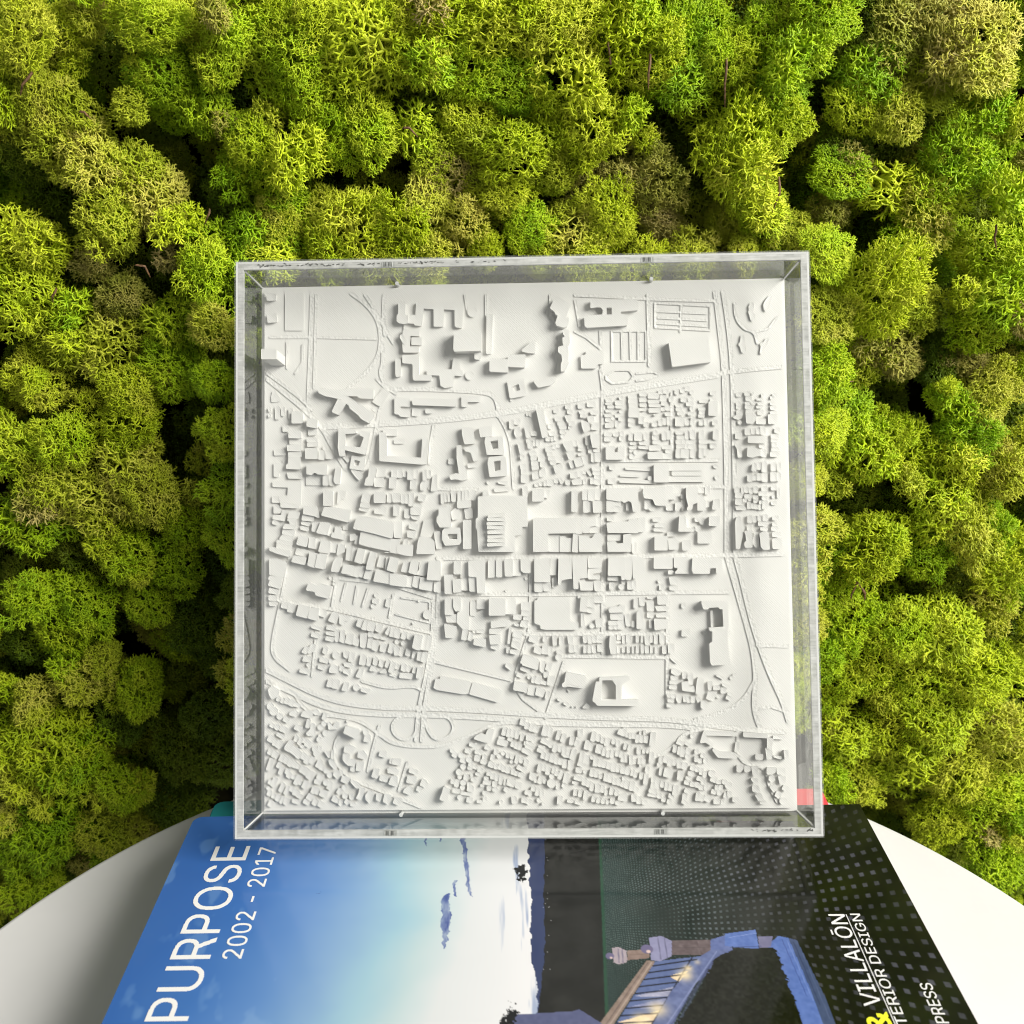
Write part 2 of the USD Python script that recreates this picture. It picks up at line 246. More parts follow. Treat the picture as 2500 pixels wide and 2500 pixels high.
    h, w = Ug.shape; i = np.arange(h * w).reshape(h, w); q = np.stack([i[:-1, :-1], i[1:, :-1], i[1:, 1:], i[:-1, 1:]], -1).reshape(-1, 4)
    return V, q, rgb
V, Q, RGB = art()
cv = obj('cover', (V, Q), cover_print, mag, smooth=True)
UsdGeom.PrimvarsAPI(cv).CreatePrimvar('print', Sdf.ValueTypeNames.Color3fArray, 'vertex').Set(Vt.Vec3fArray.FromNumpy(RGB.astype(np.float32)))
obj('pages', box(.0015, MW - .001, -MD + .002, -.001, ZB - .0062, ZB - .0004), paper, mag)
obj('back_cover', box(.001, MW, -MD, -.0005, ZB - .0066, ZB - .0063), ink_white, mag)
def lettering(name, text, a, b, cap, m, bold=False, slant=0.0, label=None):
    # a, b: start and end of the baseline on the cover in mm (u right, v towards the reader); capitals rise to the left
    t = meshkit.text_mesh(text, 1.0, 0.0001, bold); v = t.vertices.copy(); v[:, 0] -= v[:, 0].min()
    a, b = np.array(a) / 1000, np.array(b) / 1000; L = np.linalg.norm(b - a); d = (b - a) / L; up = np.array([d[1], -d[0]])
    s = L / np.ptp(v[:, 0]); p = a + v[:, :1] * s * d + v[:, 1:2] * (cap / 1000) * up
    w = np.c_[p[:, 0], -p[:, 1], ZB + warp(p[:, 0], -p[:, 1]) + .00006 + (v[:, 2] > 5e-5) * .00008]
    obj(name, trimesh.Trimesh(w, t.faces[:, ::-1], process=False), m, mag, label=label)
lettering('title_lettering', 'PURPOSE', (29.2, 113.2), (29.8, 21.2), 14.8, ink_white, label='large white word PURPOSE')
lettering('year_lettering', '2002 - 2017', (41.0, 85.3), (41.5, 22.4), 7.4, ink_white, label='white dates 2002 - 2017')
lettering('name_lettering', 'VILLALŌN', (267.8, 113.0), (268.7, 68.6), 6.2, ink_white, label='white name line')
lettering('ampersand', '&', (268.0, 123.6), (268.1, 115.6), 7.6, ink_yellow, bold=True, label='yellow ampersand')
lettering('design_lettering', 'INTERIOR DESIGN', (273.5, 129.5), (274.7, 68.5), 3.8, ink_white, label='white line of small capitals')
lettering('press_lettering', 'PRESS', (287.6, 120.9), (288.3, 103.4), 4.2, ink_white, label='white word PRESS')
rl = box(.2692, .2695, -.130, -.0687, .00004, .00013).subdivide_to_size(.006); rv = rl.vertices.copy(); rv[:, 2] += ZB + warp(rv[:, 0], rv[:, 1])
obj('rule', trimesh.Trimesh(rv, rl.faces, process=False), ink_white, mag)

# ------------------------------------------------------------------ clear display case, leaning back against the moss wall
BOXM = np.eye(4)
BR = np.array([[0.9996910537610005, -0.006189811396620887, 0.024072458642501186], [-0.024592880316172804, -0.3867455177249067, 0.9218585003987588], [0.003603785228765445, -0.922165706776482, -0.38677825944261235]])
BOXM[:3, :3] = BR.T; BOXM[3, :3] = [0.00455414, 0.39153255, 0.61413102]        # x right, y down the face, z into the case
case = xform('display_case', mat=BOXM, label='clear acrylic display case standing on the magazine and leaning on the moss', category='display case')
E, T, F0, DB = 0.12, 0.0033, 0.0021, 0.040
obj('front_pane', box(-E, E, -E, E, 0, 0.0019), acrylic, case)
obj('side_wall', box(-E, -E + T, -E, E, .0036, DB), acrylic, case, label='left wall of the case')
obj('side_wall', box(E - T, E, -E, E, .0036, DB), acrylic, case, label='right wall of the case')
obj('side_wall', box(-E + T + 2e-5, E - T - 2e-5, -E, -E + T, .0036, DB), acrylic, case, label='top wall of the case')
obj('side_wall', box(-E + T + 2e-5, E - T - 2e-5, E - T, E, .0036, DB), acrylic, case, label='bottom wall of the case')
def strip(x0, x1, y0, y1): return box(x0, x1, y0, y1, F0, .0034)
o = .0009
obj('wall_edge', strip(-E + o, -E + T, -E + o, E - o), edge, case); obj('wall_edge', strip(E - T, E - o, -E + o, E - o), edge, case)
obj('wall_edge', strip(-E + T + 3e-5, E - T - 3e-5, -E + o, -E + T), edge, case); obj('wall_edge', strip(-E + T + 3e-5, E - T - 3e-5, E - T, E - o), edge, case)
obj('pane_rim', strip(-E, -E + o - 3e-5, -E, E), rim_white, case); obj('pane_rim', strip(E - o + 3e-5, E, -E, E), rim_white, case)
obj('pane_rim', strip(-E + o, E - o, -E, -E + o - 3e-5), rim_white, case); obj('pane_rim', strip(-E + o, E - o, E - o + 3e-5, E), rim_white, case)
obj('back_panel', box(-E + T + 3e-5, E - T - 3e-5, -E + T + 3e-5, E - T - 3e-5, DB - .0022, DB), rim_white, case)
for sx in (-1, 1):
    for sy in (-1, 1):
        a = np.array([sx * (E - T - .0003), sy * (E - T - .0003), .0036]); b = np.array([sx * (E - T - .0003), sy * (E - T - .0003), .0300])
        obj('glue_seam', trimesh.creation.cylinder(.00042, segment=[a, b], sections=10), rim_white, case, smooth=40)
for x, s in ((-.0553, -1), (.0575, -1), (-.0549, 1), (.0583, 1)):
    y0 = s * (E - T)
    c = trimesh.creation.cylinder(.00085, segment=[(x, y0 - s * .00005, .0268), (x, y0 - s * .0002, .0300)], sections=12)
    obj('fixing_pin', c, rim_white, case, smooth=40)
for x, s in ((-.0553, -1), (.0533, -1), (-.0556, 1), (.0546, 1)):
    y0, y1 = sorted((s * (E - T + .0001), s * (E - .001)))
    obj('joint_tab', box(x - .0030, x + .0024, y0, y1, .00195, .00208), acrylic, case)
    for k in range(7):
        xx = x - .0028 + k * .0007 + rnd.uniform(-.0002, .0002); w = rnd.uniform(.00008, .00028)
        obj('glue_mark', box(xx, xx + w, y0 + .0002, y1 - .0002 * (k % 3), .00196 - .00001 * k, .00207), glue if k % 3 else rim_white, case)
marks = []
for x0, x1, y, n in ((-.1105, -.0585, -.1182, 60), (-.051, -.032, -.1183, 26), (-.0325, -.006, -.1183, 12), (.0905, .1165, .1176, 30)):
    for k in range(n):
        x = rnd.uniform(x0, x1); L = rnd.uniform(.0002, .0013); h = rnd.uniform(.00012, .0004); yy = y + rnd.gauss(0, .00025)
        b = box(-L / 2, L / 2, -h / 2, h / 2, .00196, .00206); b.apply_transform(trimesh.transformations.rotation_matrix(rnd.uniform(-.7, .7), [0, 0, 1])); b.apply_translation([x, yy, -.000002 * k]); marks.append(b)
obj('glue_smear', trimesh.util.concatenate(marks), glue, case, kind='stuff', label='dark specks of glue along the rim')

# ------------------------------------------------------------------ printed relief of the town
DP = 0.0304; ZP = DP - 0.002
relief = xform('city_relief', mat=BOXM, label='white 3D printed relief map of a town inside the clear case', category='relief model')
def bevel_slab(poly, z_low, z_top, c):
    """An upright prism (towards -z) of a polygon in metres, its upper edge chamfered by c."""
    rings, ends, V = [], [], []
    for r in [poly.exterior, *poly.interiors]:
        p = np.array(r.coords)[:-1]
        area = 0.5 * np.sum(p[:, 0] * np.roll(p[:, 1], -1) - np.roll(p[:, 0], -1) * p[:, 1])
        if (area > 0) != (r is poly.exterior): p = p[::-1]
        d = np.roll(p, -1, 0) - p; d /= np.linalg.norm(d, axis=1, keepdims=True) + 1e-12
        n = np.c_[-d[:, 1], d[:, 0]]; m = n + np.roll(n, 1, 0); m /= np.maximum(np.sum(m * m, 1, keepdims=True) / 2, .5)
        rings.append((p, p + m * c))
    pts, f, at = [], [], 0
    for p, q in rings:
        k = len(p)
        pts += [np.c_[p, np.full(k, z_low)], np.c_[p, np.full(k, z_top + c)], np.c_[q, np.full(k, z_top)]]
        i = np.arange(k); j = (i + 1) % k
        for b in (0, k): f.append(np.stack([at + b + i, at + b + k + i, at + b + k + j, at + b + j], 1))
        at += 3 * k
    quads = np.vstack(f); tri = np.vstack([quads[:, [0, 1, 2]], quads[:, [0, 2, 3]]])
    flat = np.vstack([q for _, q in rings]); e = np.cumsum([len(q) for _, q in rings])
    t = mapbox_earcut.triangulate_float64(flat, e.astype(np.uint32)).reshape(-1, 3).astype(int)
    idx = np.concatenate([s + np.arange(len(q)) for s, (p, q) in zip(np.cumsum([0] + [3 * len(p) for p, _ in rings[:-1]]) + np.array([2 * len(p) for p, _ in rings]), rings)])
    t = idx[t]
    pts = np.vstack(pts)
    a = pts[t[:, 0]]; nz = np.cross(pts[t[:, 1]] - a, pts[t[:, 2]] - a)[:, 2]
    t = np.where((nz > 0)[:, None], t[:, ::-1], t)
    return trimesh.Trimesh(pts, np.vstack([tri, t]), process=False)
PL = 0.1144
obj('base_plate', bevel_slab(sbox(-.1164, -.1164, .1164, .1164), DB - .0025, DP, .0003), plastic, relief, smooth=40)

ROADS = """16 -934 -1123 -942 -846 -949 -708 -953 -595
9 -915 -1123 -922 -845 -927 -708
10 -1121 -937 -933 -934
7 -921 -933 -783 -927 -646 -921
13 -757 -1126 -695 -1081 -645 -1017 -629 -954 -630 -878 -652 -816 -709 -754 -771 -705
15 -610 -1117 -614 -1029 -608 -941
12 -695 -1119 -645 -1042 -602 -953 -571 -902
15 -621 -903 -615 -815 -634 -766 -597 -702 -560 -677
9 -646 -741 -597 -690
17 -1134 -748 -1059 -685 -996 -634 -934 -576 -884 -519 -847 -444 -816 -394 -785 -344
11 -1134 -774 -1046 -709 -984 -658 -934 -608
17 -597 -696 -410 -693 -162 -677 -119 -651 -107 -608 -108 -570
11 -108 -570 -77 -520 -53 -445 -48 -346 -43 -247
24 -884 -532 -660 -541 -411 -550 -114 -577 146 -623 332 -657 579 -697 862 -736
15 862 -742 1010 -758 1157 -768
11 -609 -678 -635 -603 -648 -529 -667 -429 -686 -355 -723 -318
15 -393 -525 -406 -450 -413 -364
16 857 -1103 872 -941 887 -779 889 -568 889 -260 882 59
16 892 -1103 913 -940 924 -778 925 -567 925 -259 918 59
16 882 59 927 230 966 376 988 473 997 593 983 714 1005 798 1034 846
16 918 59 946 169 979 327 1013 449 1064 594 1110 691 1132 775
12 991 605 941 689 856 737 734 766
10 988 726 1061 714 1133 739
12 1007 449 1164 456
7 591 -1058 831 -1041 829 -935 700 -944 590 -952 591 -1058
7 597 -1024 819 -1010
7 596 -996 818 -979
7 596 -971 817 -954
7 708 -1050 700 -931
7 398 -936 546 -934 544 -803 398 -805 398 -936
7 442 -929 443 -811
7 479 -929 480 -810
7 515 -928 514 -810
14 561 -1096 562 -784
11 240 -1102 400 -1093 586 -1077 857 -1066
11 349 -937 352 -762
9 237 -939 286 -913 347 -862
11 346 -763 357 -663
7 370 -737 408 -762 469 -761 487 -735 468 -711 394 -706 370 -725 370 -737
7 506 -748 580 -755 604 -740 555 -722 505 -716
10 942 -1052 944 -990 977 -939 1026 -926 1037 -876
7 1026 -926 1087 -937 1125 -986
7 -1046 -910 -1046 -797
7 -977 -897 -977 -821 -1009 -772
6 -251 -1111 -240 -1022
6 -158 -1109 -159 -1021
8 128 -1104 127 -1016 151 -966
9 239 -1077 256 -964
16 354 -663 350 -390 347 -21 339 479
13 623 214 612 711
13 364 -365 854 -359
13 362 -248 876 -242
13 -414 -252 -204 -243
16 -379 56 15 55 870 58 1125 55
14 -380 210 13 220 355 218 891 217
13 -2 391 620 397
11 156 489 618 500
15 -369 57 -380 240 -388 387 -413 545 -445 703 -456 848
13 -401 252 -406 387 -432 557 -470 703 -483 848
11 27 49 23 367 -2 439 -65 633 80 743
11 168 514 85 755
13 -836 137 -602 165 -405 228
12 -1084 233 -849 272 -603 336 -394 387
11 -824 138 -849 272
11 -1034 37 -1072 233 -1109 392 -1115 478 -1035 540
7 -787 163 -806 236
7 -737 175 -750 249
7 -688 188 -713 262
7 -577 214 -596 312
6 -540 227 -417 246 -418 338 -565 300
9 -917 370 -936 565
18 -1134 539 -1035 589 -912 650 -789 688 -605 708 -445 709 -176 723 67 743 310 757 613 765 734 784 914 809 1119 823
17 -1134 588 -1010 644 -912 693 -789 724 -605 738 -445 739 -177 753 67 779 310 787 613 789 794 815
11 -1010 650 -980 699 -936 729 -789 746 -715 767 -642 822 -581 865 -459 878 -361 873 -238 825 -128 772 6 779
10 -470 733 -556 744 -593 786 -568 835 -520 847 -483 824 -470 763
10 -433 739 -347 740 -311 788 -336 837 -397 848 -428 812 -445 751
11 -642 786 -673 895 -692 979
9 -520 944 -558 1064
11 -814 821 -838 857 -839 942 -765 1015 -668 1052 -546 1101 -460 1137
11 757 808 672 832 647 880 550 927
9 914 821 911 953 1031 972 1041 1050 1076 1121
9 -715 591 -604 623 -494 611 -457 630
9 -395 509 -65 591
12 658 -658 652 -361"""
def scallop(g):
    def rg(r):
        p = np.array(r.coords)[:-1]; a = np.roll(p, -1, 0) - np.roll(p, 1, 0); a /= np.linalg.norm(a, axis=1, keepdims=True) + 1e-12
        k = np.where(np.arange(len(p)) % 2 == 0, .00008, -.00008)[:, None] * (g.exterior.is_ccw * 2 - 1)
        return p + np.c_[a[:, 1], -a[:, 0]] * k
    q = Polygon(rg(g.exterior), [rg(r) for r in g.interiors])
    return q if q.is_valid else g
obj('ground_plate', bevel_slab(scallop(sbox(-PL, -PL, PL, PL).segmentize(.0006)), DP + .0002, ZP, .0005), plastic, relief, smooth=30)
clip = sbox(-PL + .0004, -PL + .0004, PL - .0004, PL - .0004)
for i, l in enumerate(ROADS.split('\n')):
    t = np.array(l.split(), float) / 10000.0
    p = t[1:].reshape(-1, 2)
    for _ in range(2 if len(p) > 3 and t[0] > .00075 else 0):          # round the corners
        q = [p[0]]
        for a, b in zip(p[:-1], p[1:]): q += [a * .75 + b * .25, a * .25 + b * .75]
        p = np.array(q + [p[-1]])
    g = LineString(p).buffer(t[0] / 2, quad_segs=3).intersection(clip).simplify(.00004).segmentize(.00038)
    for gg in getattr(g, 'geoms', [g]):
        gg = scallop(gg)
        if gg.area > 1e-6: obj('road', bevel_slab(gg, ZP + .0003, ZP - .00034 - .0000030 * i, .00017), rough_plastic, relief, smooth=50)
CITY = """39 -1134 -1129 -1093 -1128 -1093 -1097 -1134 -1098
39 -1131 -1038 -1090 -1037 -1090 -1000 -1131 -1001
7 -1054 -1133 -973 -1131 -973 -964 -1055 -966
160 -1120 -850 -1056 -849 -1056 -807 -1120 -808
47 -899 -699 -797 -685 -797 -648 -872 -665 -899 -678
47 -800 -692 -658 -692 -659 -649 -717 -653 -733 -663 -773 -663 -801 -642
47 -813 -651 -779 -629 -813 -580 -841 -593
47 -797 -667 -770 -660 -653 -578 -678 -541 -714 -563 -721 -576 -761 -607 -764 -620 -797 -642
12 -617 -698 -586 -679 -630 -617 -667 -639
7 -659 -618 -643 -605 -653 -593 -668 -603
12 -1116 -668 -1110 -693 -1100 -693 -1079 -661 -1075 -649 -1104 -646 -1116 -646
23 -1129 -619 -1119 -619 -1119 -601 -1129 -601
23 -1129 -591 -1119 -591 -1119 -576 -1129 -576
16 -1099 -623 -1078 -623 -1078 -567 -1099 -567
16 -1071 -620 -1056 -620 -1056 -582 -1071 -582
23 -1038 -615 -1020 -615 -1020 -568 -1038 -568
31 -1015 -598 -974 -597 -974 -548 -1015 -548
39 -545 -1081 -514 -1077 -517 -1021 -505 -1018 -505 -984 -524 -981 -546 -987 -552 -994 -552 -1019 -545 -1025
23 -466 -1080 -258 -1074 -266 -961 -290 -965 -296 -971 -296 -1043 -345 -1047 -349 -969 -389 -970 -389 -1048 -435 -1052 -445 -974 -476 -977 -476 -984 -507 -987 -507 -1022 -470 -1021
16 -524 -983 -515 -983 -515 -958 -524 -958
31 -525 -954 -454 -953 -454 -928 -494 -929 -498 -879 -457 -879 -458 -854 -526 -855 -529 -898
39 -487 -921 -444 -920 -444 -886 -487 -887
55 -538 -931 -528 -934 -510 -902 -516 -890 -525 -896 -538 -918
20 -199 -1025 -211 -1013 -227 -1013 -239 -1025 -239 -1042 -227 -1054 -210 -1053 -199 -1041
20 -217 -742 -227 -732 -241 -732 -251 -743 -251 -757 -241 -767 -226 -767 -217 -756
78 -295 -937 -179 -941 -180 -849 -296 -847 -299 -857
70 -211 -847 -180 -849 -184 -816 -208 -817
23 -154 -1019 -129 -1018 -137 -844 -158 -844
31 -529 -842 -455 -841 -458 -754 -400 -750 -403 -728 -480 -730 -483 -742 -483 -795 -489 -804 -529 -808
31 -560 -827 -538 -824 -539 -749 -557 -746 -560 -759 -560 -802
23 -422 -777 -311 -775 -304 -825 -276 -821 -276 -774 -264 -771 -264 -746 -301 -750 -308 -700 -342 -695 -361 -704 -366 -751 -422 -755
47 -142 -817 -62 -813 -63 -757 -143 -762
47 -61 -832 15 -833 11 -778 -57 -782 -62 -785
20 -67 -719 4 -733 15 -656 -56 -644|-46 -694 -18 -706 -12 -681 -34 -672
12 -56 -642 -44 -642 -44 -633 -56 -633
20 -566 -655 -498 -651 -498 -614 -541 -617 -541 -602 -501 -598 -501 -567 -541 -571 -548 -580 -566 -584
35 -483 -648 -292 -639 -289 -627 -296 -611 -483 -620 -486 -633
20 -269 -657 -188 -656 -188 -631 -244 -632 -244 -610 -269 -610
16 -489 -605 -458 -604 -458 -573 -489 -574
23 -429 -603 -395 -602 -395 -584 -429 -584
39 -6 -851 59 -902 59 -840 19 -844
55 148 -1083 166 -1083 215 -1048 195 -996 208 -989 201 -959 186 -950 155 -959 149 -969 159 -1003 147 -1012 147 -1021 126 -1037
70 182 -940 206 -936 209 -878 199 -869 202 -832 198 -795 204 -792 186 -758 170 -755 171 -792 177 -798 174 -829 159 -842 160 -863 184 -869 181 -875 179 -903 191 -909 182 -921
39 305 -1072 504 -1072 516 -1056 512 -1025 436 -1020 435 -1008 469 -1001 465 -958 287 -951 278 -958 276 -1001 356 -1006 359 -1028 350 -1040 332 -1041 304 -1038|375 -1037 396 -1036 396 -1008 374 -1006
20 284 -850 361 -849 360 -793 332 -790 326 -772 261 -773 259 -829 280 -831
35 51 -724 76 -717 113 -729 140 -735 146 -716 124 -698 100 -695 69 -689 54 -708
20 188 -613 210 -612 209 -594 188 -594
16 136 -595 157 -595 157 -577 135 -577
20 197 -588 218 -587 218 -572 197 -572
20 243 -618 271 -618 271 -596 243 -596
20 284 -624 320 -623 320 -601 283 -602
20 249 -584 274 -584 274 -571 249 -572
20 298 -583 332 -583 332 -567 298 -568
20 255 -568 283 -568 282 -553 255 -553
20 367 -638 391 -637 391 -622 366 -622
20 425 -646 440 -646 440 -631 425 -631
20 363 -619 394 -619 394 -610 363 -610
20 406 -628 440 -627 440 -609 406 -609
20 372 -607 403 -606 403 -594 372 -594
20 409 -606 443 -606 443 -593 409 -594
20 363 -588 396 -588 396 -576 363 -576
20 424 -584 442 -584 442 -572 424 -572
20 362 -570 393 -569 393 -554 362 -554
20 405 -569 439 -569 439 -553 405 -554
20 465 -652 502 -651 501 -636 465 -636
20 514 -663 545 -663 545 -644 514 -645
20 465 -633 504 -633 504 -614 464 -615
20 514 -639 544 -638 544 -620 513 -620
20 467 -612 504 -611 504 -596 467 -596
20 516 -614 544 -613 544 -598 516 -598
23 467 -592 510 -592 509 -552 466 -552
20 513 -592 541 -592 540 -580 513 -580
20 516 -571 543 -570 543 -555 515 -555
12 15 -579 25 -579 24 -567 15 -567
12 28 -579 40 -579 40 -563 27 -564
16 92 -587 123 -586 123 -565 92 -565
55 643 -880 814 -899 827 -788 657 -769
16 1011 -1053 1023 -1053 1022 -1025 1016 -1016 1028 -997 1024 -975 1009 -976 1003 -1004 998 -1013 1004 -1019 1001 -1035
16 1097 -1086 1103 -1086 1087 -1033 1077 -1012 1068 -1024 1066 -1043 1075 -1062 1088 -1077
16 965 -908 977 -911 979 -883 976 -871 985 -855 981 -833 966 -833 960 -858 952 -868 961 -880
16 1074 -894 1087 -897 1077 -866 1061 -844 1058 -826 1045 -826 1052 -860 1046 -869 1065 -878
20 598 -671 620 -671 619 -653 598 -653
20 620 -674 641 -674 641 -655 619 -656
20 552 -660 598 -659 597 -634 552 -635
20 604 -647 631 -646 631 -621 603 -622
20 643 -640 659 -640 658 -618 643 -618
20 551 -629 600 -628 600 -613 551 -613
20 609 -619 634 -618 634 -603 609 -603
20 554 -610 606 -609 606 -597 554 -598
16 609 -595 625 -594 624 -579 609 -579
20 627 -600 649 -600 648 -581 627 -581
20 554 -592 606 -591 605 -572 553 -573
20 624 -572 648 -572 648 -556 624 -557
20 669 -673 687 -673 686 -651 668 -652
16 694 -677 712 -676 712 -658 693 -658
16 715 -686 734 -685 733 -667 715 -667
16 736 -667 752 -667 751 -651 736 -651
20 695 -639 720 -639 719 -617 695 -617
20 726 -639 750 -638 750 -620 726 -620
20 719 -617 750 -617 750 -598 719 -599
16 671 -609 689 -609 689 -596 671 -597
20 673 -593 698 -593 697 -577 673 -578
20 734 -595 747 -595 746 -580 734 -580
20 679 -574 706 -574 706 -559 679 -559
20 725 -571 749 -570 749 -558 724 -558
20 824 -662 849 -661 848 -646 824 -646
16 775 -626 809 -626 809 -613 775 -614
20 824 -631 851 -630 851 -618 823 -619
20 771 -592 801 -591 801 -579 771 -579
20 774 -576 798 -576 798 -563 773 -564
27 816 -614 852 -614 851 -555 815 -556
20 770 -561 798 -560 797 -548 770 -548
16 938 -654 959 -654 959 -639 937 -639
20 974 -659 998 -659 998 -641 973 -641
16 1005 -657 1014 -656 1014 -644 1005 -644
20 979 -638 1004 -637 1003 -619 979 -619
20 936 -614 957 -613 957 -598 936 -598
16 936 -596 955 -596 954 -583 936 -583
20 976 -613 997 -613 997 -600 975 -601
16 1004 -616 1019 -616 1019 -601 1004 -601
20 975 -598 1003 -597 1002 -582 975 -582
20 938 -577 957 -576 956 -558 938 -558
23 977 -576 1017 -575 1016 -550 977 -551
16 1047 -650 1057 -650 1056 -634 1047 -634
16 1026 -628 1056 -628 1056 -619 1025 -619
20 1031 -612 1055 -612 1055 -600 1030 -600
20 1024 -597 1055 -597 1054 -584 1024 -585
20 1030 -575 1054 -575 1054 -557 1029 -557
16 1087 -637 1099 -637 1099 -624 1086 -624
16 1096 -649 1114 -649 1114 -636 1096 -637
20 1085 -611 1104 -611 1103 -599 1085 -599
20 1085 -593 1112 -593 1112 -577 1085 -578
20 1084 -571 1112 -571 1111 -556 1084 -556
31 -1021 -597 -974 -596 -974 -547 -1021 -547
47 -952 -566 -906 -562 -909 -522 -952 -529
20 -952 -526 -912 -526 -912 -494 -952 -495
16 -1065 -538 -1037 -537 -1037 -512 -1065 -513
39 -1034 -512 -979 -512 -979 -481 -1035 -481
31 -1033 -481 -981 -480 -981 -454 -1033 -454
35 -1040 -451 -980 -450 -980 -422 -1040 -423
39 -1038 -421 -979 -420 -979 -394 -1038 -395
31 -1036 -394 -984 -393 -984 -342 -1046 -346 -1046 -362 -1037 -368
12 -1104 -433 -1054 -432 -1054 -407 -1104 -408
7 -1067 -386 -1058 -386 -1058 -374 -1067 -374
12 -1104 -371 -1066 -370 -1072 -336 -1082 -333 -1082 -311 -1104 -312
27 -1044 -328 -982 -327 -979 -303 -1038 -303
31 -956 -481 -909 -481 -909 -462 -956 -463
39 -954 -461 -905 -460 -905 -442 -954 -443
39 -960 -434 -908 -433 -908 -387 -960 -388
31 -903 -425 -878 -424 -879 -384 -903 -385
31 -872 -418 -854 -418 -841 -387 -872 -387
16 -870 -432 -875 -427 -882 -427 -887 -432 -887 -439 -882 -444 -875 -444 -870 -439
39 -954 -363 -865 -359 -868 -316 -905 -319 -914 -325 -923 -326 -933 -316 -954 -320
7 -962 -319 -890 -319 -890 -272 -962 -273
35 -884 -313 -859 -313 -860 -270 -884 -270
31 -857 -313 -835 -313 -836 -270 -857 -270
31 -826 -350 -804 -346 -811 -275 -829 -276 -836 -291
47 -810 -520 -742 -513 -733 -498 -783 -495 -786 -397 -807 -397 -814 -434
47 -715 -504 -672 -500 -694 -402 -783 -424 -786 -440 -715 -433 -699 -479 -718 -488
16 -804 -400 -786 -400 -770 -381 -776 -369
23 -756 -399 -698 -389 -704 -333 -766 -343|-744 -380 -722 -374 -729 -355 -747 -358
27 -765 -340 -713 -327 -710 -305 -725 -290 -740 -306
12 -1110 -290 -982 -288 -986 -183 -1076 -187 -1082 -225 -1044 -227 -1041 -264 -1110 -268
16 -1112 -225 -1081 -224 -1081 -197 -1112 -197
27 -1072 -196 -991 -185 -994 -173 -1072 -174
23 -1104 -184 -1082 -184 -1066 -156 -1079 -150 -1104 -150
27 -1065 -162 -1047 -162 -1056 -115 -1109 -125 -1106 -141 -1072 -140
23 -1110 -116 -1094 -122 -1079 -104 -1091 -98 -1110 -104
35 -1030 -158 -986 -151 -996 -124 -1042 -127
39 -1041 -124 -1001 -124 -1007 -99 -1029 -99 -1035 -115 -1041 -115
35 -1051 -103 -1002 -96 -1011 -78 -1064 -81
31 -1065 -79 -1009 -75 -1012 -47 -1068 -57
35 -1067 -54 -1014 -47 -1020 -23 -1082 -33
31 -1089 -33 -1021 -20 -1024 -4 -1089 -8
35 -1088 -17 -1023 -4 -1024 20 -1091 7
39 -880 -245 -840 -244 -840 -180 -881 -180
20 -819 -245 -785 -242 -789 -211 -804 -211 -810 -190 -823 -190
39 -967 -178 -911 -175 -902 -147 -899 -125 -921 -135 -970 -145
35 -974 -142 -925 -132 -928 -111 -977 -117
31 -981 -111 -941 -108 -947 -92 -984 -99
23 -986 -93 -949 -84 -949 -68 -986 -78
55 -874 -173 -834 -170 -758 -157 -770 -105 -887 -137
43 -929 -107 -892 -107 -911 -61 -935 -70
39 -893 -107 -850 -103 -865 -51 -912 -61
31 -855 -97 -833 -91 -849 -45 -870 -52
31 -830 -88 -805 -82 -802 -54 -784 -51 -790 -29 -849 -42 -842 -61 -833 -60
16 -799 -91 -777 -91 -777 -72 -799 -73
23 -804 -69 -782 -66 -792 -42 -807 -54
39 -989 -50 -949 -43 -955 0 -998 -10
47 -944 -43 -916 -40 -922 9 -950 3
31 -916 -37 -892 -30 -898 12 -926 9
39 -890 -27 -850 -21 -853 31 -903 22
39 -847 -17 -819 -14 -826 29 -853 25
47 -815 -11 -787 -4 -787 23 -824 41
43 -676 -346 -645 -343 -664 -266 -698 -267 -692 -297 -682 -304
35 -643 -341 -606 -340 -610 -306 -653 -304
31 -657 -301 -616 -301 -617 -260 -657 -261
35 -576 -334 -554 -333 -554 -302 -576 -303
27 -605 -310 -592 -310 -592 -301 -605 -301
31 -592 -300 -561 -300 -561 -254 -592 -254
39 -708 -227 -689 -239 -674 -224 -680 -190 -717 -194
43 -717 -190 -677 -187 -680 -168 -720 -172
47 -722 -172 -679 -165 -685 -150 -728 -160
39 -656 -236 -609 -235 -610 -189 -656 -190
31 -601 -230 -583 -229 -583 -192 -602 -193
31 -577 -229 -549 -229 -549 -192 -577 -192
27 -658 -163 -633 -163 -621 -175 -605 -168 -609 -138 -658 -144
31 -574 -180 -549 -180 -550 -128 -574 -137
62 -732 -128 -695 -128 -616 -112 -567 -102 -577 -32 -653 -54 -747 -77
31 -765 -53 -738 -53 -744 -29 -766 -23
31 -738 -47 -719 -44 -729 -7 -747 -10
39 -715 -65 -660 -52 -672 6 -724 -10
39 -656 -52 -583 -30 -592 22 -669 6
39 -580 -30 -546 -26 -550 35 -589 28
39 -632 -500 -604 -497 -601 -469 -601 -395 -448 -384 -441 -476 -416 -476 -426 -359 -442 -356 -632 -374
20 -619 -515 -554 -514 -554 -486 -619 -487
16 -570 -471 -524 -471 -524 -452 -570 -453
39 -268 -517 -219 -513 -214 -445 -257 -443 -266 -483
35 -195 -516 -136 -521 -137 -478 -186 -473
39 -291 -437 -272 -437 -264 -354 -249 -326 -246 -289 -270 -283 -298 -290 -319 -287 -325 -305 -295 -314 -282 -311 -291 -378
35 -260 -428 -211 -433 -199 -427 -199 -371 -218 -366 -230 -406 -254 -412
31 -246 -357 -203 -357 -203 -344 -243 -339
16 -330 -381 -302 -381 -302 -356 -330 -357
39 -164 -472 -91 -474 -86 -394 -159 -395 -168 -451|-143 -453 -112 -456 -110 -422 -134 -419
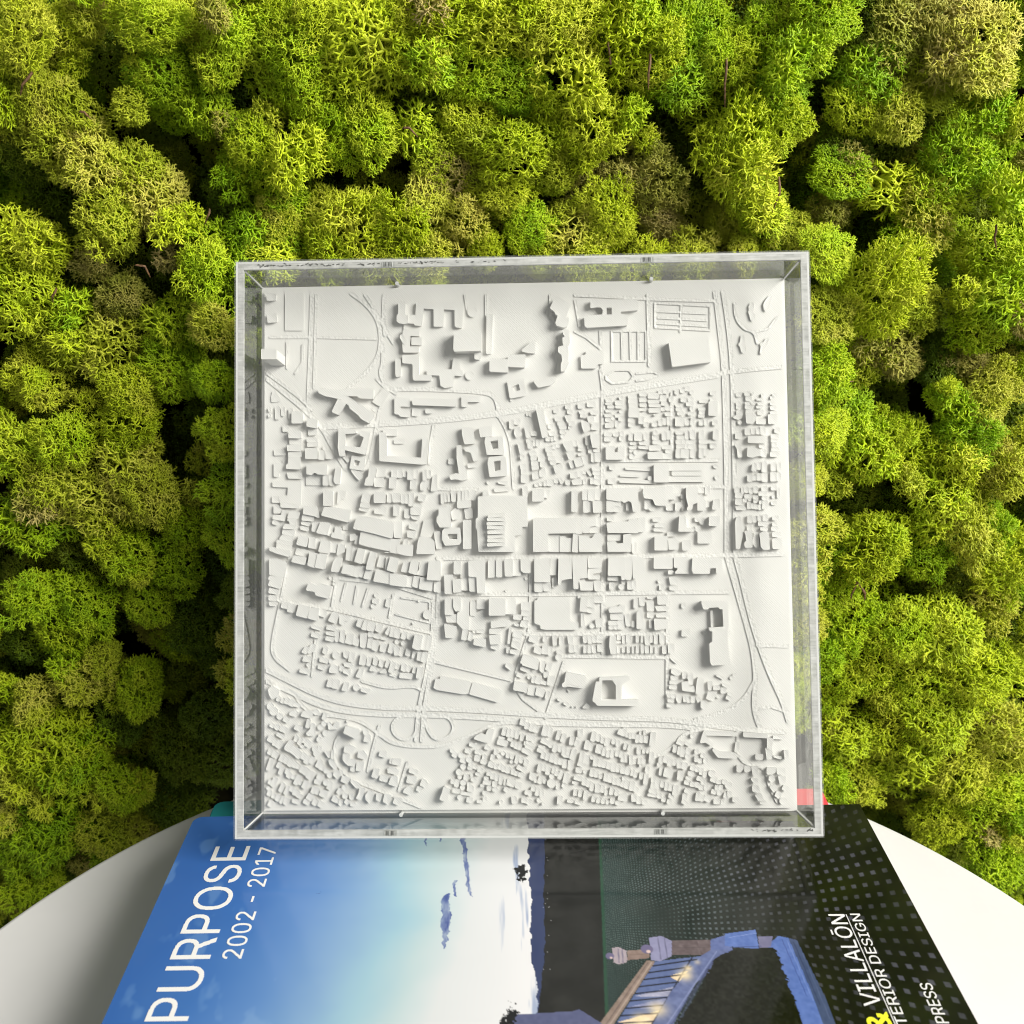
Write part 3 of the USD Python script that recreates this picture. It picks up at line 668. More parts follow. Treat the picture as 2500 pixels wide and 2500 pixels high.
39 -150 -383 -86 -388 -77 -379 -74 -302 -148 -297 -156 -358|-129 -364 -101 -367 -102 -327 -126 -321
16 -148 -271 -152 -267 -158 -267 -162 -271 -162 -277 -158 -281 -152 -281 -148 -277
16 -115 -277 -69 -279 -72 -264 -112 -267
20 -131 -246 -63 -254 -60 -239 -125 -230
27 -60 -549 -41 -549 -42 -509 -60 -509
20 -38 -553 -11 -553 -11 -528 -39 -528
23 -36 -512 -17 -518 -5 -481 -30 -469 -39 -488
31 -24 -449 -2 -446 3 -397 -15 -394
27 -15 -391 3 -391 3 -376 -13 -373
20 -13 -352 12 -352 11 -330 -13 -330
16 -10 -328 11 -327 11 -309 -10 -309
23 -10 -305 17 -305 17 -271 -11 -272
35 -5 -252 17 -252 16 -209 -5 -209
27 -397 -307 -379 -310 -385 -239 -410 -240
31 -581 -334 -557 -334 -554 -300 -582 -300
31 -554 -337 -535 -336 -535 -299 -554 -300
27 -529 -327 -514 -327 -514 -303 -530 -303
39 -509 -332 -485 -332 -485 -289 -510 -289
31 -486 -333 -467 -332 -468 -295 -486 -296
35 -442 -332 -427 -332 -427 -285 -443 -286
31 -424 -329 -409 -329 -409 -295 -425 -295
31 -498 -290 -474 -289 -477 -249 -499 -247
31 -443 -286 -418 -283 -422 -258 -434 -243 -453 -243 -455 -268
27 -585 -297 -570 -297 -570 -254 -585 -254
27 -555 -229 -542 -229 -543 -192 -555 -192
31 -539 -226 -523 -225 -524 -186 -539 -186
31 -520 -222 -508 -222 -508 -185 -521 -185
35 -504 -231 -486 -231 -486 -173 -505 -173
35 -461 -224 -431 -221 -437 -193 -465 -197
31 -570 -180 -548 -170 -552 -131 -573 -131
35 -483 -185 -446 -178 -450 -166 -486 -166
43 -498 -166 -452 -166 -452 -135 -498 -136
23 -525 -161 -503 -161 -504 -121 -525 -121
27 -503 -136 -457 -133 -463 -111 -491 -118
39 -569 -103 -535 -103 -536 -35 -570 -36
31 -506 -96 -466 -96 -469 -68 -506 -75
35 -512 -66 -475 -62 -481 -32 -512 -38
27 -364 -230 -352 -230 -352 -184 -364 -184
23 -349 -230 -340 -230 -340 -190 -349 -190
27 -336 -229 -327 -229 -324 -189 -334 -189
31 -321 -235 -302 -238 -299 -192 -315 -192
31 -290 -235 -275 -235 -275 -195 -290 -195
31 -271 -238 -259 -237 -260 -194 -272 -195
31 -256 -237 -241 -237 -241 -197 -256 -197
27 -238 -237 -213 -237 -214 -197 -238 -197
31 -293 -192 -232 -194 -232 -166 -290 -161
23 -263 -158 -230 -161 -224 -121 -255 -115
47 -372 -164 -341 -164 -335 -176 -323 -176 -321 -78 -369 -79 -381 -103 -381 -122 -372 -131
35 -321 -146 -302 -161 -284 -155 -284 -115 -315 -112
16 -440 -111 -397 -114 -397 -59 -410 -37 -456 -41
16 -394 -111 -384 -111 -382 -77 -394 -77
39 -349 -73 -281 -75 -276 -14 -285 -2 -346 1 -358 -24 -358 -61|-334 -48 -294 -48 -294 -26 -331 -27
39 -266 -108 -232 -108 -233 17 -267 17
23 -396 -58 -372 -61 -360 -46 -363 15 -385 15
47 -458 -37 -413 -34 -394 -18 -392 37 -471 36 -465 -10
39 -527 -26 -511 -32 -512 20 -542 20
62 -199 -210 -178 -210 -178 -237 -156 -237 -154 -213 14 -210 15 -77 -9 -77 -10 -44 -40 -38 -41 26 -38 32 -199 30 -204 -64 -210 -73 -209 -113 -200 -119
74 -158 -134 -81 -133 -81 -120 -159 -121
74 -159 -116 -81 -115 -82 -102 -159 -103
74 -159 -98 -82 -97 -82 -84 -159 -84
74 -159 -80 -82 -79 -82 -65 -159 -66
74 -159 -61 -82 -61 -82 -47 -159 -48
74 -159 -43 -82 -42 -82 -29 -159 -30
74 -160 -25 -82 -24 -82 -11 -160 -12
74 -160 -7 -83 -6 -83 7 -160 6
39 59 -592 89 -595 109 -471 85 -465
27 6 -517 27 -520 33 -471 14 -468
23 14 -462 36 -462 35 -443 14 -444
27 20 -449 42 -449 41 -421 20 -422
20 36 -496 61 -496 60 -477 36 -478
23 45 -459 54 -459 54 -431 44 -431
23 57 -458 72 -458 72 -431 57 -431
16 92 -573 117 -573 117 -548 92 -549
16 101 -548 129 -548 129 -526 101 -527
20 110 -526 132 -526 131 -507 110 -508
16 116 -493 140 -492 140 -477 116 -477
16 100 -471 119 -471 118 -452 100 -453
16 122 -471 134 -471 134 -452 122 -452
16 137 -477 149 -477 149 -455 137 -455
20 141 -560 166 -559 166 -541 141 -541
20 153 -538 181 -537 181 -522 153 -522
23 184 -565 215 -567 208 -540 196 -534
20 159 -519 190 -519 190 -506 159 -507
20 202 -537 227 -537 227 -518 202 -519
16 199 -519 215 -519 214 -504 199 -504
20 162 -504 184 -503 183 -485 162 -485
16 184 -501 199 -501 199 -491 183 -492
20 182 -469 177 -464 170 -464 165 -469 165 -476 170 -481 178 -481 182 -476
20 252 -570 274 -570 273 -555 252 -555
35 257 -543 287 -531 296 -500 269 -488 260 -513
31 282 -556 310 -562 312 -537 288 -531
27 306 -532 331 -528 333 -500 300 -501
23 275 -471 293 -471 293 -434 274 -434
35 296 -481 333 -478 329 -419 304 -420 296 -460
20 284 -431 305 -431 305 -415 283 -416
23 286 -412 308 -412 308 -396 286 -397
23 298 -397 317 -396 316 -356 298 -357
31 313 -399 338 -398 337 -358 313 -359
27 308 -414 335 -414 335 -402 307 -402
35 173 -446 216 -452 219 -415 191 -406
20 220 -454 235 -453 235 -429 219 -429
35 188 -400 225 -406 224 -384 200 -369
20 241 -438 262 -438 262 -422 241 -422
20 241 -419 265 -419 265 -407 240 -407
20 240 -395 271 -404 271 -391 243 -385
27 200 -361 224 -366 224 -336 208 -330
35 221 -369 252 -378 263 -344 230 -335
31 255 -381 276 -378 282 -350 267 -344
23 100 -427 127 -427 127 -405 99 -405
20 105 -403 127 -402 127 -387 105 -387
23 108 -384 139 -383 139 -368 108 -368
23 114 -362 142 -368 142 -349 123 -347
20 139 -381 173 -380 172 -356 139 -356
31 132 -343 166 -351 175 -327 141 -309
16 131 -437 146 -437 146 -418 130 -418
16 146 -440 161 -439 161 -424 146 -424
20 26 -404 50 -413 59 -397 32 -385
20 32 -382 56 -391 59 -373 34 -367
23 34 -363 62 -369 65 -347 37 -342
20 34 -339 65 -348 68 -332 40 -324
27 37 -311 65 -319 67 -289 40 -283
27 68 -319 92 -337 98 -301 70 -295
20 65 -388 93 -387 93 -363 65 -363
20 74 -360 96 -360 95 -338 74 -338
16 49 -268 64 -268 64 -253 48 -253
16 67 -274 82 -274 82 -256 67 -256
16 89 -277 101 -277 101 -255 88 -255
20 104 -283 131 -282 131 -255 104 -255
20 135 -288 150 -288 150 -267 134 -267
20 153 -288 165 -291 174 -266 162 -263
20 184 -279 202 -278 202 -260 183 -260
23 205 -312 236 -311 236 -287 205 -287
20 236 -318 258 -318 257 -293 236 -293
27 211 -278 251 -286 256 -262 217 -259
20 260 -284 272 -284 272 -262 260 -262
16 261 -321 273 -321 273 -305 261 -306
20 276 -317 288 -323 300 -299 291 -296
23 301 -338 337 -338 337 -319 300 -320
23 303 -317 337 -316 337 -301 303 -301
23 309 -298 337 -298 336 -282 309 -283
23 294 -289 309 -289 309 -261 293 -261
23 312 -283 336 -282 336 -258 312 -258
23 359 -568 390 -568 390 -555 359 -556
16 362 -551 387 -550 387 -535 362 -535
23 362 -528 401 -531 398 -509 361 -507
16 403 -547 399 -543 393 -543 389 -547 389 -553 393 -557 399 -557 403 -553
16 405 -538 420 -538 420 -510 405 -510
20 420 -556 442 -555 442 -537 420 -537
23 358 -485 388 -485 388 -469 358 -470
23 358 -467 394 -466 394 -448 357 -448
20 395 -485 419 -485 419 -469 395 -470
20 426 -491 441 -490 441 -472 425 -472
20 422 -469 440 -469 440 -450 422 -451
31 362 -426 399 -422 399 -397 414 -397 417 -425 442 -421 441 -366 362 -367
20 463 -549 485 -548 484 -530 463 -530
23 463 -527 484 -526 484 -511 462 -511
23 509 -554 530 -553 530 -523 508 -523
23 530 -529 548 -528 548 -510 530 -510
23 465 -483 483 -483 483 -449 464 -450
31 489 -485 522 -485 522 -448 488 -448
23 529 -483 544 -482 544 -452 529 -452
16 468 -444 496 -444 495 -432 468 -432
20 510 -443 547 -443 547 -430 510 -431
20 467 -425 495 -425 495 -413 467 -413
20 507 -425 547 -424 547 -412 507 -413
16 467 -410 486 -410 486 -398 467 -398
20 467 -392 485 -391 485 -370 466 -370
23 504 -393 498 -387 490 -387 484 -393 484 -401 490 -407 498 -407 504 -401
20 574 -566 589 -565 589 -559 574 -559
20 567 -532 588 -532 588 -510 567 -510
20 572 -492 588 -491 587 -473 572 -473
20 572 -467 590 -467 590 -451 572 -452
20 569 -449 596 -448 596 -433 568 -433
20 568 -427 596 -427 595 -405 568 -406
23 573 -399 604 -392 634 -389 634 -367 576 -368
20 377 -344 402 -343 401 -322 377 -322
20 370 -285 401 -285 400 -260 370 -261
14 448 -331 573 -329 573 -317 448 -319
14 423 -300 512 -299 511 -290 423 -291
14 416 -276 584 -274 584 -261 416 -264
23 561 -279 556 -274 549 -274 544 -279 545 -286 550 -291 557 -291 561 -286
31 571 -343 635 -342 634 -264 570 -265
39 39 -239 88 -238 87 -187 38 -187
23 88 -233 112 -236 112 -199 88 -206
39 210 -234 234 -234 233 -139 208 -139
43 258 -236 282 -236 281 -190 258 -190
47 283 -235 310 -235 309 -186 283 -187
39 312 -239 335 -238 334 -189 311 -190
39 261 -184 282 -184 281 -137 260 -137
35 284 -181 301 -181 300 -137 283 -137
39 303 -184 337 -183 336 -136 303 -136
39 362 -238 496 -239 500 -139 476 -136 470 -176 458 -185 437 -176 428 -185 419 -182 361 -192
31 362 -187 423 -186 422 -161 395 -162 391 -137 361 -138
39 394 -164 422 -164 421 -137 394 -137
23 448 -177 460 -177 459 -143 447 -143
39 523 -236 605 -238 629 -238 628 -164 610 -162 589 -162 573 -165 562 -190 525 -196 520 -221
31 529 -191 554 -190 553 -172 571 -159 571 -141 550 -141 547 -148 528 -148
47 41 -113 226 -108 225 -47 104 -46 103 33 39 33
23 107 -40 153 -40 152 34 106 33
27 156 -33 177 -33 183 -24 207 -24 206 34 155 34
35 212 -42 236 -41 235 35 211 34
39 229 -108 254 -108 253 -44 228 -44
35 257 -105 312 -111 311 -77 287 -74 283 -47 256 -47
35 313 -114 335 -113 334 -74 313 -74
31 287 -71 323 -71 323 -47 287 -47
39 239 -35 277 -32 280 -23 295 -22 307 -40 335 -43 337 36 239 35
31 364 -116 394 -116 394 -98 363 -98
39 363 -89 454 -93 460 -106 497 -102 496 -44 365 -46 360 -82
35 500 -111 526 -111 525 -47 499 -47
31 363 -37 420 -36 420 -12 362 -13
39 361 -6 395 -9 404 3 431 1 432 -36 465 -39 464 37 364 36
20 472 -2 488 -2 487 47 472 46
23 562 -111 599 -111 598 -92 562 -93
23 571 -84 616 -83 616 -68 570 -68
23 567 -62 616 -62 616 -49 567 -50
39 568 -28 622 -28 621 33 567 32
20 574 -529 589 -528 589 -513 574 -513
20 596 -541 611 -540 611 -513 595 -513
20 614 -547 629 -546 629 -516 614 -516
20 633 -552 648 -552 647 -515 632 -515
31 668 -550 707 -547 707 -510 667 -510
20 712 -536 730 -536 730 -514 711 -514
23 736 -550 751 -550 750 -513 735 -513
20 773 -535 791 -535 791 -513 772 -513
20 794 -541 810 -541 809 -513 794 -513
20 831 -534 852 -534 852 -512 830 -513
16 568 -492 589 -492 589 -473 567 -474
16 567 -471 592 -470 592 -452 567 -452
23 610 -484 628 -484 627 -450 609 -451
23 631 -490 649 -490 649 -453 630 -453
23 671 -490 701 -489 701 -474 670 -474
20 674 -469 707 -468 707 -453 674 -453
23 710 -489 729 -489 728 -452 710 -452
27 731 -491 752 -491 752 -451 730 -452
20 772 -489 790 -489 789 -452 771 -452
39 831 -492 854 -491 853 -448 830 -449
23 770 -448 810 -448 810 -432 770 -433
23 813 -448 850 -447 849 -432 813 -432
20 819 -430 847 -429 846 -411 819 -411
20 570 -449 600 -448 600 -433 569 -433
23 554 -427 602 -426 602 -405 553 -405
20 609 -426 649 -426 648 -411 609 -411
20 670 -450 695 -450 694 -431 670 -432
20 698 -450 713 -450 713 -431 698 -431
20 716 -447 747 -446 746 -431 716 -431
23 673 -428 706 -428 706 -412 672 -413
23 709 -431 724 -431 724 -409 709 -409
20 725 -428 749 -428 749 -409 725 -409
27 546 -396 607 -395 607 -367 546 -368
23 623 -407 651 -407 651 -392 623 -392
23 614 -389 650 -389 650 -367 613 -368
31 668 -409 689 -409 689 -369 667 -369
39 690 -408 725 -407 724 -368 689 -368
23 733 -409 751 -409 751 -369 732 -369
16 771 -431 802 -430 801 -412 771 -412
23 770 -408 788 -408 787 -368 769 -369
16 792 -406 810 -406 810 -378 792 -378
17 602 -344 788 -341 787 -314 601 -316
14 650 -311 787 -309 787 -292 650 -294
16 601 -289 796 -286 795 -265 600 -267
12 831 -335 837 -341 852 -332 852 -322 834 -326
12 853 -279 848 -274 841 -274 837 -279 837 -286 842 -291 849 -291 854 -286
47 825 -186 852 -188 854 -143 821 -140
39 618 -244 649 -243 648 -216 654 -213 682 -216 681 -203 663 -201 663 -188 620 -189
27 653 -244 687 -244 686 -214 653 -215
20 687 -211 699 -210 699 -192 687 -192
39 709 -240 758 -242 760 -215 754 -199 753 -172 735 -166 732 -145 710 -139 711 -151 717 -157 708 -194
23 766 -237 787 -237 787 -215 766 -215
23 794 -243 812 -242 811 -209 793 -209
31 758 -203 774 -209 791 -181 790 -138 757 -139
20 622 -162 656 -162 655 -141 622 -141
31 661 -174 682 -176 688 -161 675 -140 660 -140
16 690 -186 703 -186 702 -140 689 -140
20 793 -179 808 -178 808 -154 793 -154
23 919 -545 946 -563 965 -562 958 -541 943 -535
16 959 -520 953 -515 946 -515 942 -520 942 -527 947 -532 954 -532 959 -527
31 975 -561 1018 -557 1017 -533 1005 -515 977 -518
20 1023 -537 1062 -537 1062 -515 1022 -516
31 1075 -557 1112 -556 1111 -513 1074 -514
23 929 -477 957 -476 956 -452 929 -452
20 973 -498 997 -498 997 -467 972 -467
20 1000 -495 1016 -494 1015 -470 1000 -470
20 1022 -494 1037 -494 1036 -470 1021 -470
23 1039 -503 1061 -503 1060 -469 1039 -469
16 1102 -497 1123 -497 1123 -475 1101 -475
23 984 -461 1060 -460 1059 -429 983 -433
20 1085 -469 1118 -468 1118 -450 1085 -450
20 1085 -447 1115 -447 1115 -435 1084 -435
20 1087 -432 1108 -432 1108 -413 1087 -414
31 924 -427 951 -426 956 -371 938 -369 935 -408
20 1032 -430 1057 -429 1056 -411 1032 -411
20 1087 -411 1117 -410 1117 -395 1086 -395
23 1079 -392 1119 -391 1118 -370 1079 -370
35 980 -413 1001 -413 1031 -400 1034 -373 1019 -373 1000 -367 976 -371
23 1040 -402 1061 -401 1061 -371 1039 -371
23 999 -341 1017 -341 1017 -307 998 -307
23 1021 -347 1036 -347 1035 -313 1020 -313
23 1042 -349 1063 -349 1062 -303 1041 -304
20 978 -293 999 -292 998 -262 977 -262
20 999 -289 1017 -289 1017 -268 998 -268
23 1020 -298 1038 -298 1037 -267 1019 -267
23 1041 -301 1065 -300 1064 -260 1040 -261
23 1081 -343 1102 -343 1102 -309 1080 -309
23 1108 -342 1124 -342 1123 -309 1108 -309
27 1079 -303 1104 -302 1103 -263 1078 -263
23 1107 -300 1123 -299 1122 -263 1107 -263
23 921 -238 942 -238 942 -213 921 -213
20 949 -238 961 -238 961 -210 949 -210
23 964 -240 982 -240 981 -213 963 -213
20 985 -231 1001 -231 1000 -210 985 -210
20 1004 -240 1022 -240 1021 -212 1003 -213
23 924 -213 954 -213 953 -192 923 -192
20 1037 -240 1061 -239 1061 -221 1037 -221
20 1025 -219 1061 -218 1061 -200 1024 -200
20 964 -207 994 -207 994 -188 963 -189
20 1000 -200 1021 -200 1021 -185 1000 -185
20 1039 -197 1061 -197 1060 -181 1039 -182
31 922 -189 952 -188 951 -161 921 -161
16 958 -189 973 -189 973 -174 958 -174
20 973 -195 988 -188 996 -179 981 -179
16 1003 -185 1019 -185 1018 -170 1003 -170
16 1028 -179 1043 -179 1042 -164 1027 -164
23 922 -155 959 -158 971 -140 928 -140
16 976 -174 991 -173 990 -143 975 -143
16 994 -167 1006 -167 1006 -143 993 -143
16 1006 -161 1021 -161 1021 -142 1006 -143
16 1024 -161 1036 -161 1036 -139 1024 -139
23 1041 -178 1062 -178 1061 -142 1040 -142
16 1081 -243 1105 -242 1104 -224 1080 -224
12 1106 -233 1118 -233 1117 -190 1105 -190
12 1084 -203 1096 -203 1095 -188 1083 -188
12 1080 -175 1104 -175 1104 -160 1080 -160
31 926 -109 938 -109 944 -85 958 -60 952 -45 935 31 920 30 919 -85
27 975 -115 993 -115 993 -81 974 -82
23 997 -109 1012 -109 1012 -84 997 -84
23 1018 -115 1034 -114 1033 -90 1018 -90
23 1040 -117 1061 -117 1060 -90 1039 -90
23 1021 -87 1057 -87 1057 -68 1020 -69
23 1029 -63 1060 -62 1059 -47 1029 -48
23 972 -73 990 -72 990 -51 972 -51
39 956 -45 989 -48 988 25 958 25 955 7 964 -5 962 -27
31 1003 -42 1018 -38 1020 22 1005 25 993 4
39 1022 -35 1041 -44 1059 -38 1063 35 1036 35 1027 23
23 1082 -111 1109 -110 1109 -92 1081 -93
23 1081 -83 1099 -83 1099 -68 1081 -68
23 1078 -65 1105 -65 1105 -47 1077 -47
23 1080 -41 1116 -40 1116 -19 1080 -20
31 1078 -13 1120 -13 1119 33 1077 32
47 676 -115 700 -114 705 -63 738 -59 738 -47 671 -48 672 -66
20 746 -112 786 -109 785 -78 770 -78 767 -90 746 -91
20 748 -72 767 -72 766 -48 748 -48
47 805 -110 848 -110 847 -70 804 -71
20 626 -46 663 -46 662 -28 626 -28
20 757 -45 818 -44 817 5 756 4
31 627 -13 655 -21 670 -12 669 30 629 30
31 688 -9 724 -8 726 34 687 34
39 -1118 -4 -1087 5 -1026 18 -1032 43 -1087 27 -1118 14
31 -1120 51 -1083 51 -1043 70 -1055 131 -1120 121
31 -1120 127 -1062 131 -1074 183 -1126 167 -1117 143 -1126 140
31 -1123 179 -1077 186 -1083 207 -1126 201
31 -1126 210 -1086 213 -1089 235 -1126 234
31 -1126 240 -1089 238 -1089 256 -1120 256
23 -1002 6 -946 16 -958 43 -1008 34
39 -1010 37 -955 47 -964 80 -1023 64
43 -939 22 -905 32 -920 93 -951 80
47 -904 32 -864 35 -876 99 -916 90
27 -905 -8 -850 5 -859 41 -899 32
43 -825 51 -797 51 -816 112 -847 109 -837 69
39 -776 0 -752 6 -761 64 -786 58
35 -753 6 -731 12 -744 67 -762 64
47 -726 10 -698 16 -711 77 -742 67
39 -700 16 -672 25 -688 77 -712 74
43 -672 22 -647 32 -663 105 -693 101 -687 74
31 -790 79 -747 86 -760 125 -803 116
39 -764 85 -743 89 -752 131 -777 125
31 -744 89 -717 89 -729 138 -754 131
31 -714 86 -695 89 -708 138 -726 135
39 -694 101 -666 108 -676 147 -706 141
31 -634 41 -609 44 -619 96 -649 90
47 -585 48 -549 57 -564 118 -601 105
31 -649 102 -597 115 -551 127 -551 173 -662 154
47 -944 156 -907 172 -895 160 -843 176 -858 227 -914 212 -917 196 -956 190
16 -850 139 -853 142 -858 142 -861 139 -861 134 -858 131 -853 131 -850 134
16 -831 151 -835 155 -839 155 -843 151 -843 147 -839 143 -835 143 -831 147
16 -843 158 -831 158 -831 171 -843 170
16 -644 219 -649 224 -656 224 -661 219 -661 212 -656 207 -649 207 -644 212
16 -668 230 -640 234 -643 255 -671 249
16 -659 268 -664 273 -671 272 -676 267 -676 260 -671 256 -664 256 -659 261
16 -606 228 -588 231 -594 271 -613 265
27 -1066 238 -1035 245 -1041 272 -1072 266
27 -1035 248 -1007 254 -1019 287 -1044 284
23 -1014 254 -1005 254 -1005 288 -1014 288
35 -990 251 -941 263 -956 312 -1002 299
35 -938 267 -901 270 -910 325 -950 312
27 -899 273 -869 283 -875 310 -906 301
35 -846 286 -815 289 -827 338 -861 328
23 -814 299 -765 308 -771 324 -793 326 -796 345 -814 338
20 -935 344 -889 353 -892 368 -941 356
20 -935 374 -898 384 -901 402 -941 392
27 -866 344 -829 350 -835 368 -872 362
27 -872 371 -832 375 -838 393 -872 383
27 -872 392 -835 399 -841 417 -878 408
27 -832 365 -814 366 -823 417 -835 414
23 -808 366 -790 369 -793 424 -815 415
27 -780 381 -752 387 -762 430 -789 421
27 -749 394 -728 409 -734 436 -756 430
23 -722 385 -692 379 -695 397 -698 428 -704 446 -723 440 -723 409
27 -688 406 -667 403 -673 446 -694 443
27 -664 410 -639 416 -652 461 -673 452
23 -631 425 -606 432 -616 465 -637 459
27 -593 422 -569 429 -584 471 -603 465
27 -575 441 -554 441 -554 477 -575 477
35 -729 317 -702 321 -717 357 -739 348
39 -701 320 -686 327 -695 369 -717 363
39 -684 327 -652 336 -665 375 -692 369
35 -650 342 -622 346 -632 379 -656 370
31 -595 349 -586 352 -602 392 -614 382
31 -586 358 -553 362 -553 404 -596 395
20 -689 376 -665 377 -665 398 -689 398
20 -662 383 -634 389 -637 407 -665 401
16 -632 396 -601 405 -607 414 -635 408
20 -963 435 -945 444 -960 468 -982 462
23 -938 426 -919 429 -925 456 -950 468 -959 459
20 -969 477 -938 484 -942 505 -978 499
16 -943 521 -948 526 -955 526 -960 521 -960 514 -955 509 -948 509 -943 514
23 -984 529 -941 538 -947 559 -993 547
20 -883 436 -865 442 -871 472 -889 466
20 -817 481 -825 490 -837 490 -845 481 -845 470 -837 461 -825 462 -817 470
20 -797 458 -769 461 -782 491 -797 482
23 -769 464 -744 467 -754 506 -778 503
20 -899 481 -865 493 -868 512 -902 502
20 -908 514 -877 524 -883 542 -911 533
20 -844 506 -849 511 -856 511 -861 506 -861 499 -856 494 -849 494 -844 499
27 -845 514 -820 527 -820 554 -860 550 -857 532
20 -813 518 -794 528 -803 546 -816 543
20 -797 506 -754 513 -760 531 -794 524
23 -794 539 -766 543 -769 564 -800 551
27 -722 470 -695 476 -701 521 -728 518
20 -690 483 -674 489 -681 525 -696 522
27 -661 482 -643 489 -652 522 -670 516
27 -636 489 -621 501 -624 531 -643 525
23 -606 495 -591 502 -604 532 -616 529
27 -588 504 -566 511 -579 556 -600 550
20 -672 519 -656 529 -650 547 -684 544
20 -638 547 -616 538 -604 556 -641 553
20 -724 531 -708 537 -718 577 -745 570
12 -596 560 -566 567 -572 573 -599 566
43 -612 26 -548 27 -557 33 -612 29
39 -558 -4 -487 -3 -490 46 -521 42 -555 33
39 -530 67 -500 70 -506 119 -540 115
39 -497 67 -463 70 -470 128 -506 119
31 -458 67 -433 71 -443 123 -464 119
23 -446 71 -422 68 -432 132 -471 128
51 -416 68 -367 68 -368 153 -426 150
31 -605 50 -565 54 -572 115 -611 108
35 -589 121 -513 131 -519 180 -590 170
23 -514 134 -484 137 -493 183 -521 180
35 -485 134 -455 138 -464 186 -489 180 -492 174
31 -454 138 -403 153 -407 199 -462 189
27 -398 163 -370 160 -370 206 -398 202
39 -307 69 -280 69 -280 127 -308 127
23 -279 69 -247 70 -248 146 -280 146
51 -244 70 -172 65 -174 210 -207 210 -209 140 -243 137
31 -351 130 -314 130 -315 148 -318 212 -349 212
39 -312 151 -277 149 -278 203 -313 206
35 -276 146 -247 146 -248 204 -254 198 -275 197
39 -244 141 -212 140 -212 204 -241 201
35 -158 68 -124 68 -125 141 -159 144
43 -122 68 -100 68 -100 141 -123 141
47 -87 66 -52 66 -53 139 -85 138
31 -100 68 -88 69 -89 139 -101 138
27 -51 69 -18 69 -18 136 -52 136
39 -16 66 25 64 24 125 -3 124 -15 115
8 -75 206 -78 209 -83 209 -86 205 -86 201 -83 198 -78 198 -75 201
8 11 151 8 155 3 155 0 151 0 147 3 143 8 143 11 147
12 -459 244 -462 248 -467 247 -470 244 -470 239 -467 236 -462 236 -459 240
12 -484 342 -487 345 -492 345 -495 342 -495 337 -492 334 -487 334 -484 337
20 -409 311 -420 321 -435 321 -446 310 -445 295 -435 285 -419 285 -409 295
35 -349 233 -315 233 -313 303 -349 303
43 -311 233 -281 230 -281 285 -303 288 -312 269
27 -280 231 -245 231 -247 368 -271 368 -298 337 -295 295 -283 289
35 -239 252 -230 240 -215 253 -215 310 -239 307
31 -208 235 -175 238 -175 280 -212 280
12 -247 311 -176 281 -177 373 -248 372
39 -349 303 -297 303 -300 336 -343 336
31 -353 342 -301 355 -301 376 -311 403 -347 403
39 -273 367 -249 370 -258 415 -280 412
31 -243 377 -228 389 -235 419 -253 413
35 -222 407 -173 411 -174 444 -225 434
20 -214 369 -180 369 -180 384 -214 384
16 -216 381 -220 385 -226 385 -230 381 -230 375 -226 371 -220 371 -216 375
59 -155 234 -86 235 -86 307 -156 307
35 -85 236 -41 233 -42 303 -86 302
27 -51 306 -17 307 -18 328 -51 327
31 -17 252 20 252 19 289 -17 288
31 -17 291 19 292 19 313 -17 312
27 -149 333 -66 330 -70 355 -100 357 -149 363
31 -155 366 -103 366 -113 387 -155 390
31 -155 393 -110 393 -113 433 -153 432
27 -150 436 -113 436 -120 460 -153 451
23 -70 367 -58 358 -71 434 -80 430
31 -52 379 -12 382 -19 409 -58 400
27 -55 406 -19 407 -19 422 -55 421
31 -58 421 -22 433 -28 458 -61 445
31 -65 457 -31 461 -35 482 -68 472
23 -83 446 -71 446 -71 473 -83 473
27 -15 331 10 337 9 364 -24 358
20 -48 343 -27 349 -30 358 -46 355
23 -8 316 19 316 19 331 -9 331
47 -480 386 -446 392 -459 455 -477 452 -492 443
47 -446 392 -425 395 -437 455 -459 452
43 -425 392 -407 396 -417 459 -438 456
27 -570 365 -546 368 -552 405 -577 398
27 -537 374 -515 378 -525 411 -546 405
27 -512 381 -485 387 -500 414 -519 405
16 -555 424 -560 429 -567 429 -572 424 -572 417 -567 412 -560 412 -555 417
20 -527 430 -532 435 -539 435 -544 430 -544 423 -539 418 -532 418 -527 423
23 -568 441 -553 444 -559 478 -575 471
23 -547 444 -532 448 -541 484 -556 478
23 -519 448 -504 454 -507 484 -526 478
23 -492 460 -480 463 -489 493 -498 490
23 -468 463 -452 466 -462 503 -477 500
31 -448 466 -424 469 -437 511 -458 505
23 -569 514 -550 517 -557 541 -572 535
23 -541 514 -520 520 -526 551 -545 544
20 -517 521 -502 527 -508 551 -524 548
23 -489 527 -474 530 -480 557 -496 554
35 -470 529 -445 532 -455 580 -479 577
20 -548 554 -493 560 -499 582 -554 575
23 -87 515 -56 524 -60 549 -90 533
35 -13 478 32 488 32 533 -23 518
27 -20 530 19 540 16 561 -26 545
23 -36 558 -8 567 -15 582 -42 573
39 44 67 108 62 110 165 43 164
31 115 62 142 59 135 135 111 135
47 149 62 204 63 203 142 207 151 180 153 159 159 155 177 145 177
47 208 63 271 60 270 121 274 148 240 151 231 172 231 196 213 196
35 277 64 335 64 334 105 277 105
35 276 111 333 108 332 125 296 131 296 140 326 140 326 155 277 155
31 120 150 138 150 137 190 119 189
31 43 167 77 168 76 207 43 207
23 81 168 113 168 113 205 81 204
31 238 160 259 155 265 167 296 167 295 203 243 203
35 301 164 332 164 331 207 304 206
43 366 62 436 65 434 159 422 159 419 141 362 140
39 439 62 467 60 465 141 459 160 438 159
39 470 60 515 63 520 130 489 154 471 154
31 363 143 405 144 408 162 362 162
23 369 171 387 171 387 202 368 201
23 431 195 425 201 415 201 409 194 409 185 416 179 425 179 432 185
23 448 166 466 166 466 202 447 202
23 469 166 484 166 484 203 469 202
20 421 156 436 160 436 181 424 178
